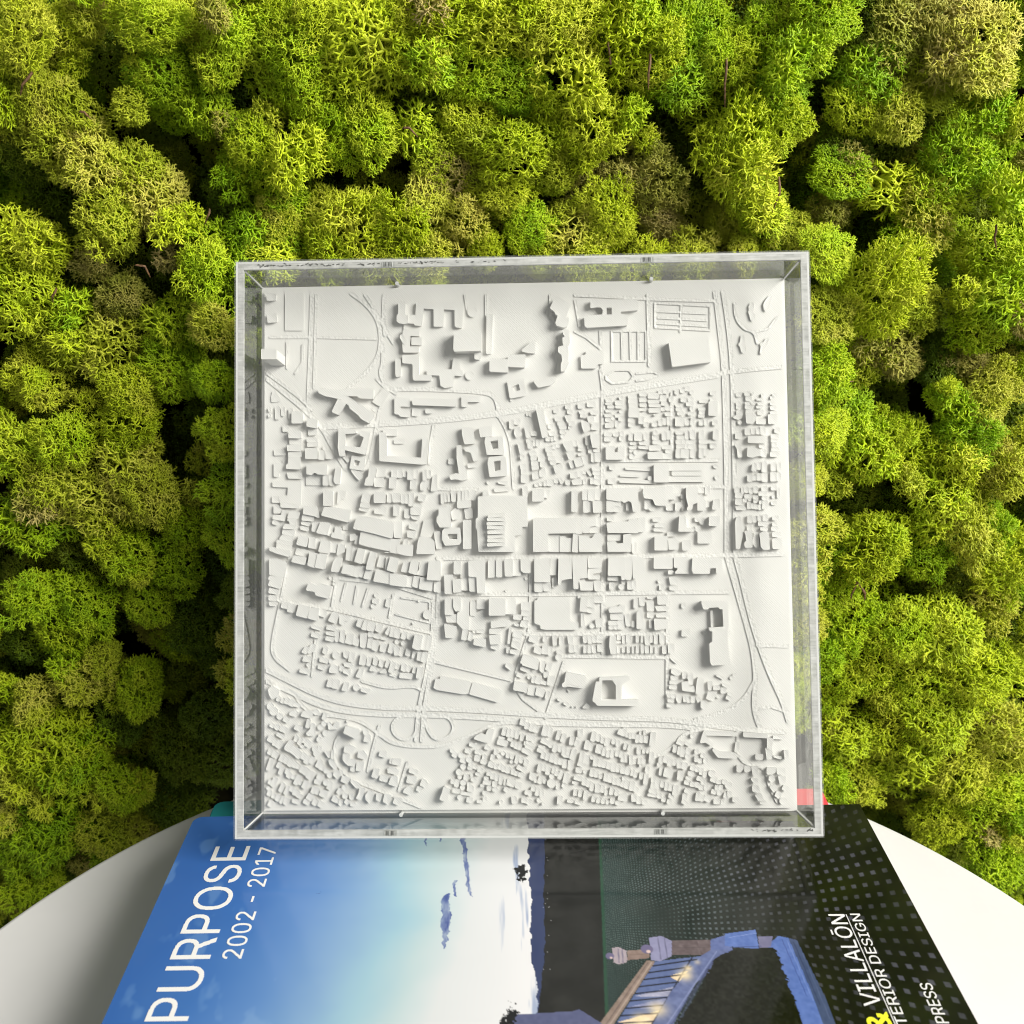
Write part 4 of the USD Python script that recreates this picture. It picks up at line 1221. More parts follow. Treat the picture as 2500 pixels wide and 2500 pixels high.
31 564 64 643 62 642 113 563 112
20 58 232 195 233 193 339 230 343 229 373 89 372 68 368 65 353 41 344 42 247 54 244
27 243 233 271 231 270 297 239 294
27 273 246 286 234 301 243 300 279 273 276
23 273 282 300 280 300 301 273 301
23 304 231 338 231 337 259 304 258
12 245 237 241 241 235 241 231 237 231 231 235 227 241 227 245 231
23 242 303 251 303 260 361 244 361
20 300 363 294 368 286 368 280 363 281 354 286 349 294 349 300 355
23 306 331 336 325 333 362 308 364
31 363 286 385 274 406 277 415 265 433 272 433 299 366 301
23 370 305 427 302 427 332 372 332
23 363 338 400 338 399 356 363 356
23 363 359 384 359 384 374 363 374
23 403 332 432 332 431 375 402 374
20 387 359 401 360 401 375 387 375
27 433 308 451 305 456 363 438 362
20 464 339 476 339 475 366 463 366
23 474 239 492 239 491 285 473 284
23 498 236 520 236 519 273 498 272
23 531 252 559 252 558 297 531 297
16 533 234 557 234 557 243 532 243
27 485 302 506 288 511 336 523 351 517 372 484 372
20 531 303 558 304 558 325 531 325
20 539 334 552 334 551 370 539 370
23 577 231 620 231 619 268 577 267
23 564 276 625 277 625 295 573 297
23 570 307 624 304 621 325 570 322
31 559 330 620 334 619 370 562 379
27 19 398 56 398 49 431 13 422
23 77 402 92 402 92 426 76 426
27 119 399 135 399 134 441 119 441
27 147 402 162 402 161 441 146 441
23 183 400 208 400 204 436 186 436
23 250 400 268 400 265 431 253 431
23 271 400 289 401 289 434 271 434
23 292 404 308 404 307 431 292 431
23 311 398 338 395 338 413 310 413
23 310 416 335 416 334 431 310 431
23 313 440 337 440 337 471 313 470
23 189 442 210 442 210 472 188 472
23 213 442 228 442 228 473 213 472
23 252 443 265 443 264 476 252 476
23 271 443 286 443 285 476 270 476
23 289 443 304 449 306 476 291 476
27 40 440 73 456 67 480 36 471
27 76 438 98 438 94 480 70 477
23 101 447 116 447 112 484 97 484
23 134 463 158 460 158 475 137 478
23 155 498 148 506 137 506 130 498 130 488 137 480 148 480 155 488
35 367 401 392 401 393 479 369 479 364 446
23 399 396 414 396 413 420 398 420
20 395 426 414 426 414 435 395 435
20 420 402 432 402 432 436 420 435
23 438 396 456 396 456 432 437 432
23 480 399 493 400 492 433 480 433
23 502 403 511 403 510 433 501 433
23 520 403 538 403 537 442 519 442
23 541 406 553 406 552 433 540 433
23 559 400 574 400 573 440 558 439
23 583 394 602 395 601 437 583 437
27 618 440 645 440 645 479 618 479
20 398 447 410 447 410 478 398 478
20 419 451 431 451 431 475 419 475
20 441 445 453 445 452 478 440 478
20 462 448 471 448 470 478 461 478
20 480 445 492 445 492 478 479 478
20 501 442 513 442 513 479 501 478
20 519 448 534 449 534 479 519 479
20 541 446 553 446 552 479 540 479
20 562 449 574 449 573 479 561 479
20 595 446 610 446 609 482 594 482
35 -6 482 57 500 51 545 -16 524
23 63 507 85 511 75 562 60 550
23 94 514 115 520 105 553 84 547
20 78 556 99 556 99 581 78 580
16 8 571 23 571 23 586 8 586
16 47 572 69 572 68 590 47 590
39 178 555 259 571 252 625 168 615 168 585
35 650 65 707 65 728 72 727 135 648 134 664 119 664 110 649 107
31 625 122 640 119 649 128 673 132 673 138 624 137
55 728 69 851 70 853 133 835 136 829 136 829 112 802 112 799 136 730 135 724 120
23 628 150 656 147 667 180 634 183
20 631 189 664 189 664 208 631 207
12 594 170 590 175 584 175 580 170 580 165 584 160 590 161 594 165
16 586 183 604 183 604 207 586 207
16 682 263 697 263 696 284 681 284
23 681 377 715 374 714 408 678 407
62 762 255 858 256 876 263 874 367 870 382 888 391 870 397 876 526 802 531 796 516 794 438 807 430 808 385 796 382 793 370 856 367 854 289 842 289 834 280 795 283 789 289 771 289
31 806 296 815 297 813 369 804 369
7 789 395 784 400 777 400 772 395 772 388 777 383 784 383 789 388
12 629 498 662 517 656 526 629 507
23 633 543 672 558 669 573 648 576 630 564
20 678 561 697 562 696 586 678 585
23 702 564 723 567 719 600 698 591
20 627 576 657 582 654 597 627 594
16 827 572 860 587 856 596 824 581
7 898 592 894 596 888 596 884 592 884 586 889 582 894 582 898 586
7 911 580 906 584 901 584 897 580 897 574 901 570 907 570 911 574
23 -861 576 -840 579 -849 616 -873 612
23 -837 579 -812 586 -821 622 -849 616
23 -791 592 -772 598 -782 631 -806 628
23 -729 622 -736 629 -747 629 -754 622 -754 611 -747 604 -736 604 -729 611
23 -717 614 -681 626 -687 644 -720 632
31 -1108 603 -1077 625 -1083 649 -1108 664 -1120 646 -1126 621
20 -1086 650 -1072 656 -1081 676 -1095 669
20 -1067 659 -1053 666 -1062 685 -1076 678
20 -1049 656 -1032 664 -1044 688 -1060 681
20 -1029 665 -1009 674 -1021 698 -1040 689
20 -1013 678 -982 691 -994 700 -1019 694
23 -1105 701 -1113 709 -1125 709 -1133 701 -1133 689 -1125 681 -1113 681 -1105 690
23 -1087 724 -1097 733 -1111 733 -1121 723 -1121 710 -1111 700 -1097 700 -1087 710
20 -1006 712 -997 724 -1006 742 -1037 733 -1031 721
16 -1065 744 -1073 752 -1083 752 -1091 744 -1091 734 -1083 726 -1073 727 -1065 734
20 -1057 738 -1032 750 -1041 769 -1066 758
31 -973 716 -930 717 -936 747 -961 744 -985 737
20 -906 726 -913 733 -922 733 -929 726 -929 717 -922 710 -913 710 -906 717
23 -883 722 -866 728 -877 757 -894 750
20 -874 777 -880 783 -888 783 -894 777 -894 769 -888 763 -880 763 -874 769
23 -868 764 -855 767 -846 785 -831 764 -816 767 -819 794 -862 797
31 -954 751 -940 755 -949 790 -964 786
31 -939 768 -921 774 -921 822 -955 822 -961 813 -943 795
31 -1002 771 -975 785 -987 806 -1014 792
20 -888 793 -895 799 -904 799 -911 793 -911 784 -904 777 -895 777 -888 784
20 -867 817 -873 824 -883 824 -889 817 -889 808 -883 801 -873 801 -867 808
16 -892 829 -897 834 -904 834 -909 829 -909 822 -904 817 -897 817 -892 822
20 -896 844 -901 849 -910 849 -915 844 -915 835 -910 830 -901 830 -896 836
16 -1115 766 -1099 775 -1108 791 -1124 781
20 -1078 792 -1085 798 -1094 798 -1101 791 -1101 782 -1094 776 -1085 776 -1078 782
20 -1072 778 -1037 791 -1046 814 -1080 801
20 -1087 809 -1054 824 -1061 838 -1094 822
20 -1122 818 -1100 828 -1112 853 -1134 842
20 -1101 837 -1084 845 -1096 869 -1113 862
20 -1083 840 -1063 849 -1078 879 -1097 870
20 -1008 820 -994 827 -1005 851 -1019 845
20 -989 831 -975 838 -988 865 -1002 858
20 -974 832 -957 839 -966 859 -983 851
20 -959 838 -937 849 -950 876 -972 866
16 -987 862 -969 866 -973 878 -990 873
35 -1030 839 -1012 848 -1033 893 -1055 881 -1052 866
27 -1023 865 -989 880 -1008 910 -1038 892
47 -784 779 -723 797 -738 836 -793 809
16 -775 765 -778 768 -783 768 -786 765 -786 760 -783 757 -778 757 -775 760
23 -688 815 -695 821 -704 821 -711 815 -711 805 -704 799 -695 799 -688 806
23 -709 822 -681 822 -679 855 -712 849 -703 834
31 -793 871 -772 863 -744 875 -763 902 -796 895
31 -799 901 -769 902 -781 950 -799 928
31 -772 923 -742 929 -751 956 -781 950
23 -767 948 -749 948 -749 978 -768 978
27 -733 894 -709 888 -693 915 -703 927 -736 918
27 -739 939 -709 936 -715 978 -742 975
23 -639 892 -609 892 -612 922 -645 913
23 -581 922 -548 926 -551 956 -588 946
23 -597 961 -563 970 -570 994 -603 985
31 -663 965 -641 968 -651 1010 -675 1001
27 -636 993 -603 999 -609 1026 -642 1017
31 -587 999 -562 999 -563 1047 -602 1032
16 -913 887 -920 894 -929 893 -936 887 -936 878 -929 871 -920 871 -913 878
16 -907 866 -893 870 -899 893 -914 889
16 -907 905 -914 912 -923 912 -930 905 -930 896 -923 889 -914 889 -907 896
23 -883 890 -856 890 -859 921 -847 924 -856 930
23 -850 884 -841 885 -841 927 -853 921
31 -863 931 -851 922 -824 955 -836 970 -857 949
23 -838 978 -819 975 -810 993 -826 1011 -844 993
20 -817 973 -802 973 -802 997 -817 997
20 -1123 878 -1107 885 -1117 907 -1134 899
20 -1104 887 -1082 898 -1093 922 -1116 912
20 -1119 918 -1102 924 -1121 975 -1138 969
20 -996 886 -979 894 -993 924 -1010 916
20 -975 894 -958 902 -971 929 -988 921
20 -960 906 -940 915 -956 947 -975 938
20 -938 912 -921 920 -934 947 -951 940
20 -908 924 -888 933 -904 966 -923 957
20 -897 945 -880 953 -890 975 -907 967
20 -1071 902 -1052 911 -1065 938 -1084 929
20 -1051 912 -1035 919 -1048 947 -1064 939
20 -1033 924 -1016 932 -1029 959 -1046 951
20 -1015 931 -999 939 -1010 964 -1027 956
20 -1000 944 -986 950 -995 969 -1009 963
20 -1083 935 -1067 943 -1077 965 -1094 957
20 -1072 954 -1055 962 -1070 994 -1087 987
20 -1047 963 -1030 970 -1040 992 -1057 984
20 -1042 977 -1022 986 -1033 1008 -1052 999
20 -1022 990 -1008 997 -1016 1013 -1030 1006
20 -981 951 -964 959 -977 986 -994 978
20 -965 959 -948 967 -963 997 -979 989
23 -948 971 -926 981 -941 1014 -963 1003
20 -1000 991 -983 999 -1001 1037 -1018 1029
20 -990 1015 -979 1020 -987 1037 -998 1031
23 -969 1015 -949 1024 -964 1054 -983 1045
20 -865 979 -871 985 -879 985 -885 979 -885 971 -879 966 -871 966 -865 971
20 -849 998 -855 1005 -865 1005 -871 998 -871 989 -865 982 -855 982 -849 989
20 -909 986 -886 997 -897 1018 -919 1008
20 -922 1010 -896 1019 -902 1036 -928 1027
20 -864 1031 -871 1038 -880 1038 -887 1031 -887 1022 -880 1015 -871 1015 -864 1022
20 -860 1018 -844 1026 -854 1047 -870 1040
20 -866 1035 -847 1044 -854 1060 -874 1051
23 -801 996 -771 1008 -783 1032 -810 1020
27 -764 1013 -727 1029 -731 1050 -746 1047 -767 1022
23 -931 1041 -915 1049 -928 1076 -944 1068
20 -918 1046 -904 1050 -912 1079 -926 1075
27 -895 1055 -862 1064 -877 1094 -907 1079
20 -1102 999 -1083 1008 -1101 1046 -1120 1037
20 -1122 1009 -1109 1016 -1118 1035 -1131 1028
20 -1067 1023 -1051 1031 -1069 1069 -1085 1062
20 -1046 1037 -1030 1045 -1047 1080 -1063 1072
20 -1027 1039 -1013 1045 -1023 1067 -1037 1060
23 -1013 1053 -988 1065 -999 1087 -1024 1075
20 -1000 1070 -977 1079 -983 1096 -1006 1087
20 -1021 1094 -988 1103 -993 1120 -1025 1111
16 -1119 1053 -1124 1058 -1131 1058 -1136 1053 -1136 1046 -1131 1042 -1124 1042 -1119 1046
20 -1128 1056 -1110 1062 -1119 1085 -1136 1078
16 -1110 1072 -1095 1077 -1102 1094 -1116 1089
20 -1089 1075 -1072 1083 -1084 1107 -1100 1100
20 -1067 1084 -1056 1089 -1069 1117 -1080 1111
20 -1051 1089 -1035 1097 -1048 1124 -1064 1116
20 -1121 1099 -1101 1108 -1113 1132 -1132 1123
23 -950 1070 -926 1083 -940 1107 -964 1093
20 -968 1095 -945 1109 -954 1125 -977 1111
20 -927 1093 -908 1104 -922 1127 -940 1117
20 -903 1103 -881 1114 -891 1135 -913 1125
20 -819 1049 -805 1055 -816 1077 -829 1070
20 -786 1052 -792 1058 -800 1058 -806 1052 -806 1044 -800 1038 -792 1038 -786 1044
20 -782 1089 -788 1095 -798 1095 -804 1089 -804 1079 -798 1073 -788 1073 -782 1079
20 -775 1077 -760 1074 -756 1098 -771 1100
20 -841 1080 -825 1087 -836 1112 -853 1104
20 -828 1093 -817 1098 -826 1117 -837 1112
20 -815 1101 -801 1107 -808 1126 -822 1121
20 -787 1094 -771 1104 -781 1122 -797 1113
16 -769 1115 -745 1115 -745 1127 -770 1127
27 -728 1047 -703 1053 -722 1101 -743 1094 -731 1071
31 -687 1061 -663 1067 -682 1118 -700 1100 -703 1082
31 -654 1070 -630 1076 -639 1109 -657 1100
31 -618 1073 -590 1082 -603 1124 -627 1109
23 -565 1090 -542 1098 -551 1121 -574 1112
16 -371 569 -246 594 -240 603 -253 646 -277 648 -387 629 -402 620 -393 581 -375 584
14 -231 598 -107 632 -122 686 -247 649
27 -48 592 6 607 0 643 -55 631
23 -596 922 -544 929 -550 956 -599 946
23 -605 964 -556 974 -562 991 -605 985
20 -508 963 -472 975 -478 996 -514 984
23 -517 996 -479 1004 -486 1036 -525 1028
23 -514 1043 -496 1052 -505 1082 -539 1070 -532 1055
27 -453 1009 -438 1018 -429 1033 -438 1051 -465 1039
20 -475 1042 -455 1050 -463 1069 -483 1062
23 -574 1091 -549 1100 -558 1126 -584 1116
39 -361 1043 -334 1055 -349 1109 -379 1097 -367 1067
27 -166 798 -141 801 -157 858 -184 855 -230 840 -220 828 -196 816 -178 825
20 -226 859 -217 859 -217 865 -226 865
27 -101 791 -83 795 -91 830 -109 826
27 -81 798 -67 801 -74 836 -89 833
23 -64 803 -49 806 -56 838 -71 835
23 -45 805 -30 808 -38 843 -53 840
23 -25 820 -10 823 -17 852 -31 849
20 -120 832 -96 837 -98 846 -122 841
23 -124 843 -82 852 -88 876 -129 867
20 -81 835 -60 841 -64 855 -85 850
23 -64 852 -50 856 -56 879 -71 875
23 -49 861 -35 865 -41 888 -56 884
23 -34 863 -19 867 -27 893 -41 889
27 -24 753 -4 756 -9 786 -30 782
23 -5 773 13 776 8 803 -10 800
20 -10 853 8 857 4 874 -13 871
20 -18 881 11 889 6 906 -23 899
20 -247 856 -221 866 -226 880 -252 871
20 -265 882 -239 891 -245 908 -271 899
20 -316 895 -321 900 -328 900 -333 895 -333 888 -328 883 -321 883 -316 888
20 -318 896 -299 905 -308 924 -327 915
20 -274 918 -281 924 -290 924 -297 918 -297 908 -290 902 -281 902 -274 908
20 -287 920 -261 928 -266 948 -293 941
20 -241 936 -248 942 -257 942 -264 936 -264 927 -257 920 -248 920 -241 927
20 -248 935 -231 941 -239 964 -256 957
20 -266 966 -272 972 -282 972 -288 966 -288 956 -281 950 -272 950 -266 957
20 -254 946 -234 950 -239 976 -259 973
20 -223 887 -193 892 -196 910 -226 905
20 -225 910 -201 914 -206 941 -230 937
20 -191 909 -176 912 -180 936 -195 933
20 -199 930 -175 934 -178 952 -202 947
20 -179 870 -156 877 -160 891 -184 885
23 -140 885 -122 888 -127 912 -145 908
20 -113 921 -118 925 -125 925 -130 920 -130 914 -125 909 -118 909 -113 914
20 -95 909 -100 913 -107 913 -112 909 -112 902 -107 897 -100 897 -95 902
20 -88 903 -73 905 -77 926 -92 923
20 -70 909 -55 911 -59 932 -73 929
16 -73 936 -61 936 -61 948 -74 948
20 -46 910 -32 914 -40 949 -54 946
20 -30 922 -15 926 -20 949 -35 946
20 -10 930 8 934 2 960 -16 956
20 -153 909 -138 913 -145 936 -160 932
20 -164 938 -140 944 -147 968 -170 961
20 -139 950 -124 954 -130 974 -144 970
20 -118 947 -104 952 -114 977 -128 972
20 -105 958 -90 962 -97 985 -112 981
20 -89 962 -71 966 -77 992 -95 989
20 -66 969 -51 972 -57 998 -72 995
20 -38 956 -5 971 -13 987 -46 972
20 -52 982 -38 985 -41 1003 -56 1000
20 -35 986 -11 991 -16 1011 -40 1006
20 -283 990 -290 997 -301 997 -308 990 -308 980 -300 972 -290 972 -283 980
20 -284 1009 -289 1014 -296 1014 -301 1009 -301 1002 -296 998 -289 998 -284 1003
20 -272 993 -254 996 -258 1020 -276 1016
20 -232 955 -214 960 -219 974 -236 969
20 -213 966 -192 970 -195 987 -216 983
16 -235 1000 -239 1004 -243 1004 -247 1000 -247 996 -243 993 -239 993 -235 996
20 -222 986 -202 991 -205 1003 -225 997
20 -242 1008 -218 1014 -222 1028 -245 1023
20 -329 1012 -314 1015 -317 1035 -332 1033
20 -311 1016 -293 1020 -299 1049 -317 1046
20 -266 1035 -273 1041 -282 1041 -289 1035 -289 1025 -282 1019 -273 1019 -266 1025
20 -271 1055 -277 1061 -285 1061 -291 1055 -291 1047 -285 1041 -277 1041 -271 1047
20 -258 1028 -246 1030 -249 1045 -261 1042
23 -259 1041 -232 1044 -232 1071 -262 1065
20 -322 1055 -292 1058 -294 1076 -324 1073
20 -289 1069 -235 1075 -236 1087 -291 1081
20 -283 1097 -289 1102 -297 1102 -303 1097 -303 1089 -297 1083 -289 1083 -283 1089
20 -261 1093 -237 1096 -240 1117 -264 1114
20 -219 1105 -192 1105 -192 1117 -219 1117
20 -172 981 -154 985 -158 1002 -176 999
20 -185 1004 -167 1007 -170 1022 -188 1018
20 -155 991 -140 993 -145 1017 -160 1014
20 -137 995 -122 998 -127 1025 -142 1022
20 -117 998 -102 1002 -111 1040 -125 1036
20 -190 1022 -157 1025 -159 1040 -192 1037
20 -150 1024 -129 1026 -132 1050 -153 1048
20 -203 1036 -188 1037 -188 1048 -203 1048
20 -175 1044 -156 1044 -157 1065 -175 1065
20 -150 1052 -126 1054 -127 1069 -151 1067
20 -193 1066 -175 1067 -175 1084 -193 1084
20 -192 1093 -177 1093 -177 1111 -192 1111
16 -99 1015 -87 1017 -92 1043 -104 1041
27 -83 1012 -50 1018 -59 1051 -89 1041
20 -97 1049 -77 1056 -83 1073 -103 1066
20 -48 1028 -24 1032 -29 1059 -53 1054
23 -69 1091 -48 1089 -45 1119 -66 1121
20 -25 1094 -4 1094 -4 1118 -25 1118
20 -8 1061 19 1066 15 1086 -12 1081
20 -122 1107 -107 1107 -107 1122 -122 1122
39 175 556 259 572 255 614 231 617 180 604 174 619 159 619 156 607 168 598
7 174 626 193 641 186 647
16 138 667 158 674 154 685 134 678
16 166 685 185 692 181 704 161 696
7 205 710 202 712 199 712 196 709 197 706 199 704 202 704 205 706
7 223 710 221 712 217 712 215 710 215 706 217 704 221 704 223 706
16 264 692 276 704 270 716 240 713
51 318 580 445 575 448 590 411 611 410 673 485 674 482 701 308 699 299 687 287 678 290 660 303 598 318 598|330 592 372 592 387 616 386 673 323 676
23 26 575 41 577 38 604 23 602
23 45 578 66 581 61 608 40 604
23 68 592 91 598 87 613 64 606
27 96 575 126 575 117 614 92 611
23 -23 604 7 614 1 647 -23 640
23 14 611 44 617 36 658 6 653
31 47 619 83 634 73 664 40 655
27 89 637 104 641 94 675 80 671
23 -2 773 13 777 7 803 -8 800
23 19 776 37 781 28 813 10 808
23 35 789 53 792 48 818 30 815
27 74 786 97 791 88 832 64 827
23 99 795 114 798 105 837 90 833
23 136 807 151 811 140 849 125 845
23 155 821 173 825 163 860 145 855
23 223 804 244 806 241 836 220 834
20 214 838 232 838 232 850 213 850
23 190 833 207 836 201 872 183 869
23 210 851 228 855 222 878 205 874
23 1 824 37 831 32 854 -3 848
20 -2 853 33 863 29 875 -6 865
20 -5 867 30 876 26 891 -9 881
20 -14 883 24 901 16 917 -22 899
23 65 842 102 856 95 873 58 859
20 54 869 80 878 75 890 50 880
20 48 883 74 892 69 906 43 897
20 100 857 115 861 108 884 94 880
23 117 867 135 871 127 903 110 899
20 139 875 153 879 148 902 133 899
23 157 877 172 879 165 918 150 915
20 175 888 190 891 184 920 169 917
27 196 887 216 893 204 936 184 931
20 159 910 185 917 182 928 155 921
20 65 900 83 905 75 931 58 926
20 85 905 100 909 92 938 77 934
20 105 909 123 914 114 946 96 941
20 124 925 138 929 131 955 117 951
20 141 927 158 932 151 958 133 953
20 158 933 176 936 169 971 151 968
23 180 935 201 938 195 979 174 976
20 -8 931 9 936 3 959 -15 954
16 -15 962 0 965 -3 983 -18 980
20 51 948 69 953 58 990 40 986
20 69 954 84 958 76 984 62 980
20 86 963 104 968 95 1000 77 995
20 110 968 125 971 120 995 105 992
20 121 983 136 986 132 1004 118 1001
20 145 979 159 984 145 1020 131 1015
27 162 989 183 993 175 1037 154 1033
20 15 984 42 999 36 1014 24 1023 9 1014
20 52 1002 69 1006 62 1038 44 1034
20 32 1013 44 1015 40 1033 28 1030
20 115 1009 109 1015 101 1015 96 1009 96 1001 101 996 110 996 115 1001
27 123 1041 112 1052 97 1051 87 1041 87 1026 98 1016 113 1016 123 1026
20 71 1015 83 1017 79 1037 67 1035
20 127 1033 142 1035 137 1062 123 1060
20 156 1032 172 1041 162 1057 147 1048
20 20 1048 37 1052 32 1070 15 1065
20 42 1052 56 1055 47 1090 32 1086
20 58 1061 72 1063 67 1093 52 1090
20 0 1061 21 1082 10 1092 -11 1071
16 58 1111 53 1116 46 1116 41 1111 41 1104 46 1099 53 1099 58 1104
16 -2 1100 18 1107 10 1127 -9 1119
16 73 1125 70 1128 65 1128 62 1125 62 1120 65 1117 70 1117 73 1120
23 130 1088 151 1088 151 1124 129 1124
20 173 1102 200 1104 198 1119 171 1117
20 205 1110 241 1117 238 1129 203 1122
20 202 1060 217 1063 212 1089 197 1087
20 224 1062 238 1064 233 1094 218 1091
23 247 1064 265 1067 257 1108 239 1105
20 257 850 277 856 266 893 246 888
20 273 864 288 868 280 897 265 893
23 284 814 302 818 294 856 276 853
23 304 825 322 828 316 858 298 854
23 323 836 338 839 333 865 318 862
23 343 840 363 844 355 879 335 875
20 371 846 386 849 381 869 367 866
20 390 853 404 856 399 880 384 877
23 303 869 330 875 322 910 295 904
23 330 884 344 887 337 919 322 916
20 347 895 362 898 355 927 341 924
20 366 892 381 895 373 930 358 927
20 386 894 401 897 395 923 380 920
20 404 901 419 904 413 928 399 925
20 410 918 424 921 419 947 404 944
20 423 912 441 915 436 947 418 945
31 442 916 457 915 457 957 442 958
23 416 803 434 812 422 836 392 824 401 806
20 420 795 435 798 434 816 422 810
20 430 821 442 823 438 841 427 839
20 446 821 457 823 453 847 441 845
20 459 821 474 824 469 847 455 845
20 475 829 490 831 483 864 469 861
20 491 833 509 836 504 865 486 863
20 509 833 527 836 522 866 504 863
16 488 814 497 814 496 832 487 832
16 506 811 515 811 515 829 506 829
31 538 818 559 821 550 877 529 874
20 423 864 437 867 432 893 417 891
23 442 869 456 873 449 899 434 895
20 478 881 493 883 490 913 475 911
20 501 890 513 892 510 910 498 908
20 519 890 531 893 528 910 516 908
23 531 903 549 905 544 950 526 948
20 461 934 473 935 470 956 458 955
20 481 928 496 929 493 956 478 955
20 498 934 513 935 511 956 496 955
16 485 955 494 955 494 967 485 967
20 232 903 249 906 241 948 224 944
20 251 915 271 919 264 954 244 950
20 276 917 291 920 288 934 273 932
20 291 923 309 926 302 964 284 961
20 312 932 330 935 323 968 306 964
20 329 941 347 944 342 971 324 968
20 348 947 366 951 359 977 342 973
20 370 947 388 951 379 989 361 985
20 389 958 403 961 397 990 382 987
20 408 964 426 968 419 997 401 993
20 430 965 447 969 440 1001 422 998
20 452 978 467 982 459 1007 445 1004
20 463 990 477 993 472 1013 458 1010
20 487 990 502 993 496 1019 482 1017
20 508 997 526 1001 516 1042 499 1038
20 514 965 529 968 524 991 509 988
20 221 944 250 952 246 966 216 959
20 213 968 237 970 235 991 211 988
16 248 976 261 983 253 996 241 989
20 275 975 293 978 287 1008 269 1005
20 294 983 309 986 304 1012 289 1009
20 311 996 326 999 322 1017 308 1014
20 335 991 353 994 346 1029 329 1026
20 353 998 371 1001 365 1034 347 1030
20 372 1013 387 1016 382 1042 367 1040
20 390 1016 405 1019 400 1046 385 1043
20 409 1025 424 1029 416 1055 402 1051
20 426 1025 443 1029 436 1061 418 1057
20 447 1028 465 1032 456 1070 438 1066
20 410 1009 428 1009 428 1024 410 1024
20 467 1051 483 1060 472 1078 456 1069
23 204 1002 240 1009 236 1027 200 1019
20 196 1025 216 1029 214 1041 193 1036
20 241 1015 259 1019 253 1045 235 1041
20 259 1024 277 1028 271 1054 253 1050
20 276 1034 290 1036 284 1069 269 1066
23 295 1038 316 1040 312 1075 291 1073
20 320 1044 335 1047 330 1076 315 1074
20 335 1063 347 1064 345 1088 333 1087
20 360 1052 375 1055 368 1087 353 1084
20 380 1062 395 1066 390 1089 375 1086
20 280 1088 295 1090 291 1116 276 1114
20 302 1095 317 1099 310 1122 296 1118
20 324 1097 339 1103 330 1125 316 1120
20 341 1107 353 1109 349 1127 338 1125
20 359 1099 377 1100 374 1124 356 1122
20 381 1111 402 1115 399 1130 379 1126
23 394 1087 430 1078 429 1114 390 1108
23 449 1083 470 1083 470 1115 449 1115
20 475 1093 492 1096 487 1125 469 1122
20 495 1108 516 1110 514 1128 493 1126
20 535 1011 556 1011 556 1035 535 1035
20 536 1032 553 1035 548 1062 531 1058
20 527 1059 559 1065 556 1082 524 1076
20 521 1080 557 1085 555 1097 519 1092
20 678 577 690 578 690 590 678 590
23 699 577 723 577 722 616 707 613
20 623 598 657 598 656 612 623 612
20 620 619 653 619 653 634 620 634
23 674 604 701 601 704 625 725 620 728 647 676 640
23 744 584 768 590 760 656 733 656 737 620
23 786 602 807 602 800 644 788 638
20 813 618 837 624 837 639 810 639
20 843 630 864 630 863 654 842 654
20 788 648 824 648 821 666 812 675 821 681 806 687 779 677
16 825 660 840 660 840 675 825 675
12 851 610 885 623 880 634 847 621
20 874 648 893 655 889 667 869 659
20 868 664 893 673 888 687 863 678
20 610 655 625 655 625 670 610 670
20 628 658 646 658 646 673 628 673
20 613 676 640 676 640 691 613 691
20 610 697 637 697 636 712 609 712
23 652 664 673 664 669 694 657 694 649 679
20 678 664 690 663 693 689 681 691
20 693 667 705 666 708 692 696 694
20 713 666 731 667 730 694 712 693
20 736 672 750 668 755 689 741 692
35 755 687 773 684 788 702 772 723 754 714
20 767 812 908 822 908 837 830 834 779 833 773 830 781 848 802 872 799 881 772 863 748 866 757 836
23 804 887 831 902 884 905 911 917 902 932 824 928 801 898
16 901 864 916 865 913 907 898 906
23 934 822 1036 828 1039 843 1062 850 1052 900 1035 891 1036 846 934 840
27 1028 884 1057 902 1053 938 1033 938
16 1065 835 1113 840 1111 855 1064 850
23 986 915 1016 915 1015 939 986 938
20 1062 919 1097 928 1094 940 1064 928
47 1106 899 1124 899 1123 938 1108 941
16 724 840 719 845 712 845 708 840 708 833 713 828 720 828 724 833
20 655 856 682 863 675 877 643 868
20 687 860 711 872 706 883 682 871
20 636 877 650 881 643 907 628 903
20 654 881 666 883 660 915 648 913
20 666 890 684 893 678 925 660 922
20 689 888 707 891 703 915 685 912
20 686 910 703 914 699 934 682 931
20 726 891 741 892 738 913 724 911
20 754 908 770 915 764 931 747 925
20 725 922 740 923 738 947 723 946
20 740 934 755 935 753 953 738 952
20 765 928 782 933 776 953 759 949
20 572 923 587 924 584 957 569 955
20 561 952 572 948 577 962 565 966
20 594 919 620 929 610 954 585 945
20 612 936 629 941 622 967 604 962
20 630 936 645 938 640 962 625 959
20 645 938 663 936 667 972 649 974
20 673 948 694 954 686 980 666 974
20 707 961 728 965 724 985 703 982
20 728 968 743 970 739 991 724 988
20 696 986 720 990 716 1008 693 1004
20 573 970 591 972 587 1005 569 1003
31 594 970 630 979 623 1015 587 1006
27 650 984 674 986 670 1024 646 1022
20 684 1008 705 1010 704 1022 683 1020
20 747 972 762 975 756 1004 741 1002
20 761 986 776 989 771 1015 756 1012
20 735 1006 755 1013 748 1030 729 1023
20 751 1022 766 1024 762 1045 747 1042
23 809 1003 801 1011 790 1011 782 1002 782 991 790 983 802 983 810 991
20 798 1005 822 1016 812 1038 787 1027
20 680 1025 704 1029 700 1047 677 1042
20 706 1029 723 1034 717 1054 700 1050
20 725 1033 743 1036 739 1057 721 1054
20 743 1045 761 1048 757 1069 739 1066
20 765 1042 780 1043 777 1067 762 1065
20 815 1026 836 1026 836 1041 815 1041
23 858 1037 853 1042 845 1042 839 1037 839 1029 845 1023 853 1023 859 1029
23 880 1054 872 1062 860 1062 852 1053 853 1042 861 1034 872 1034 880 1042
20 809 1047 824 1047 823 1068 808 1068
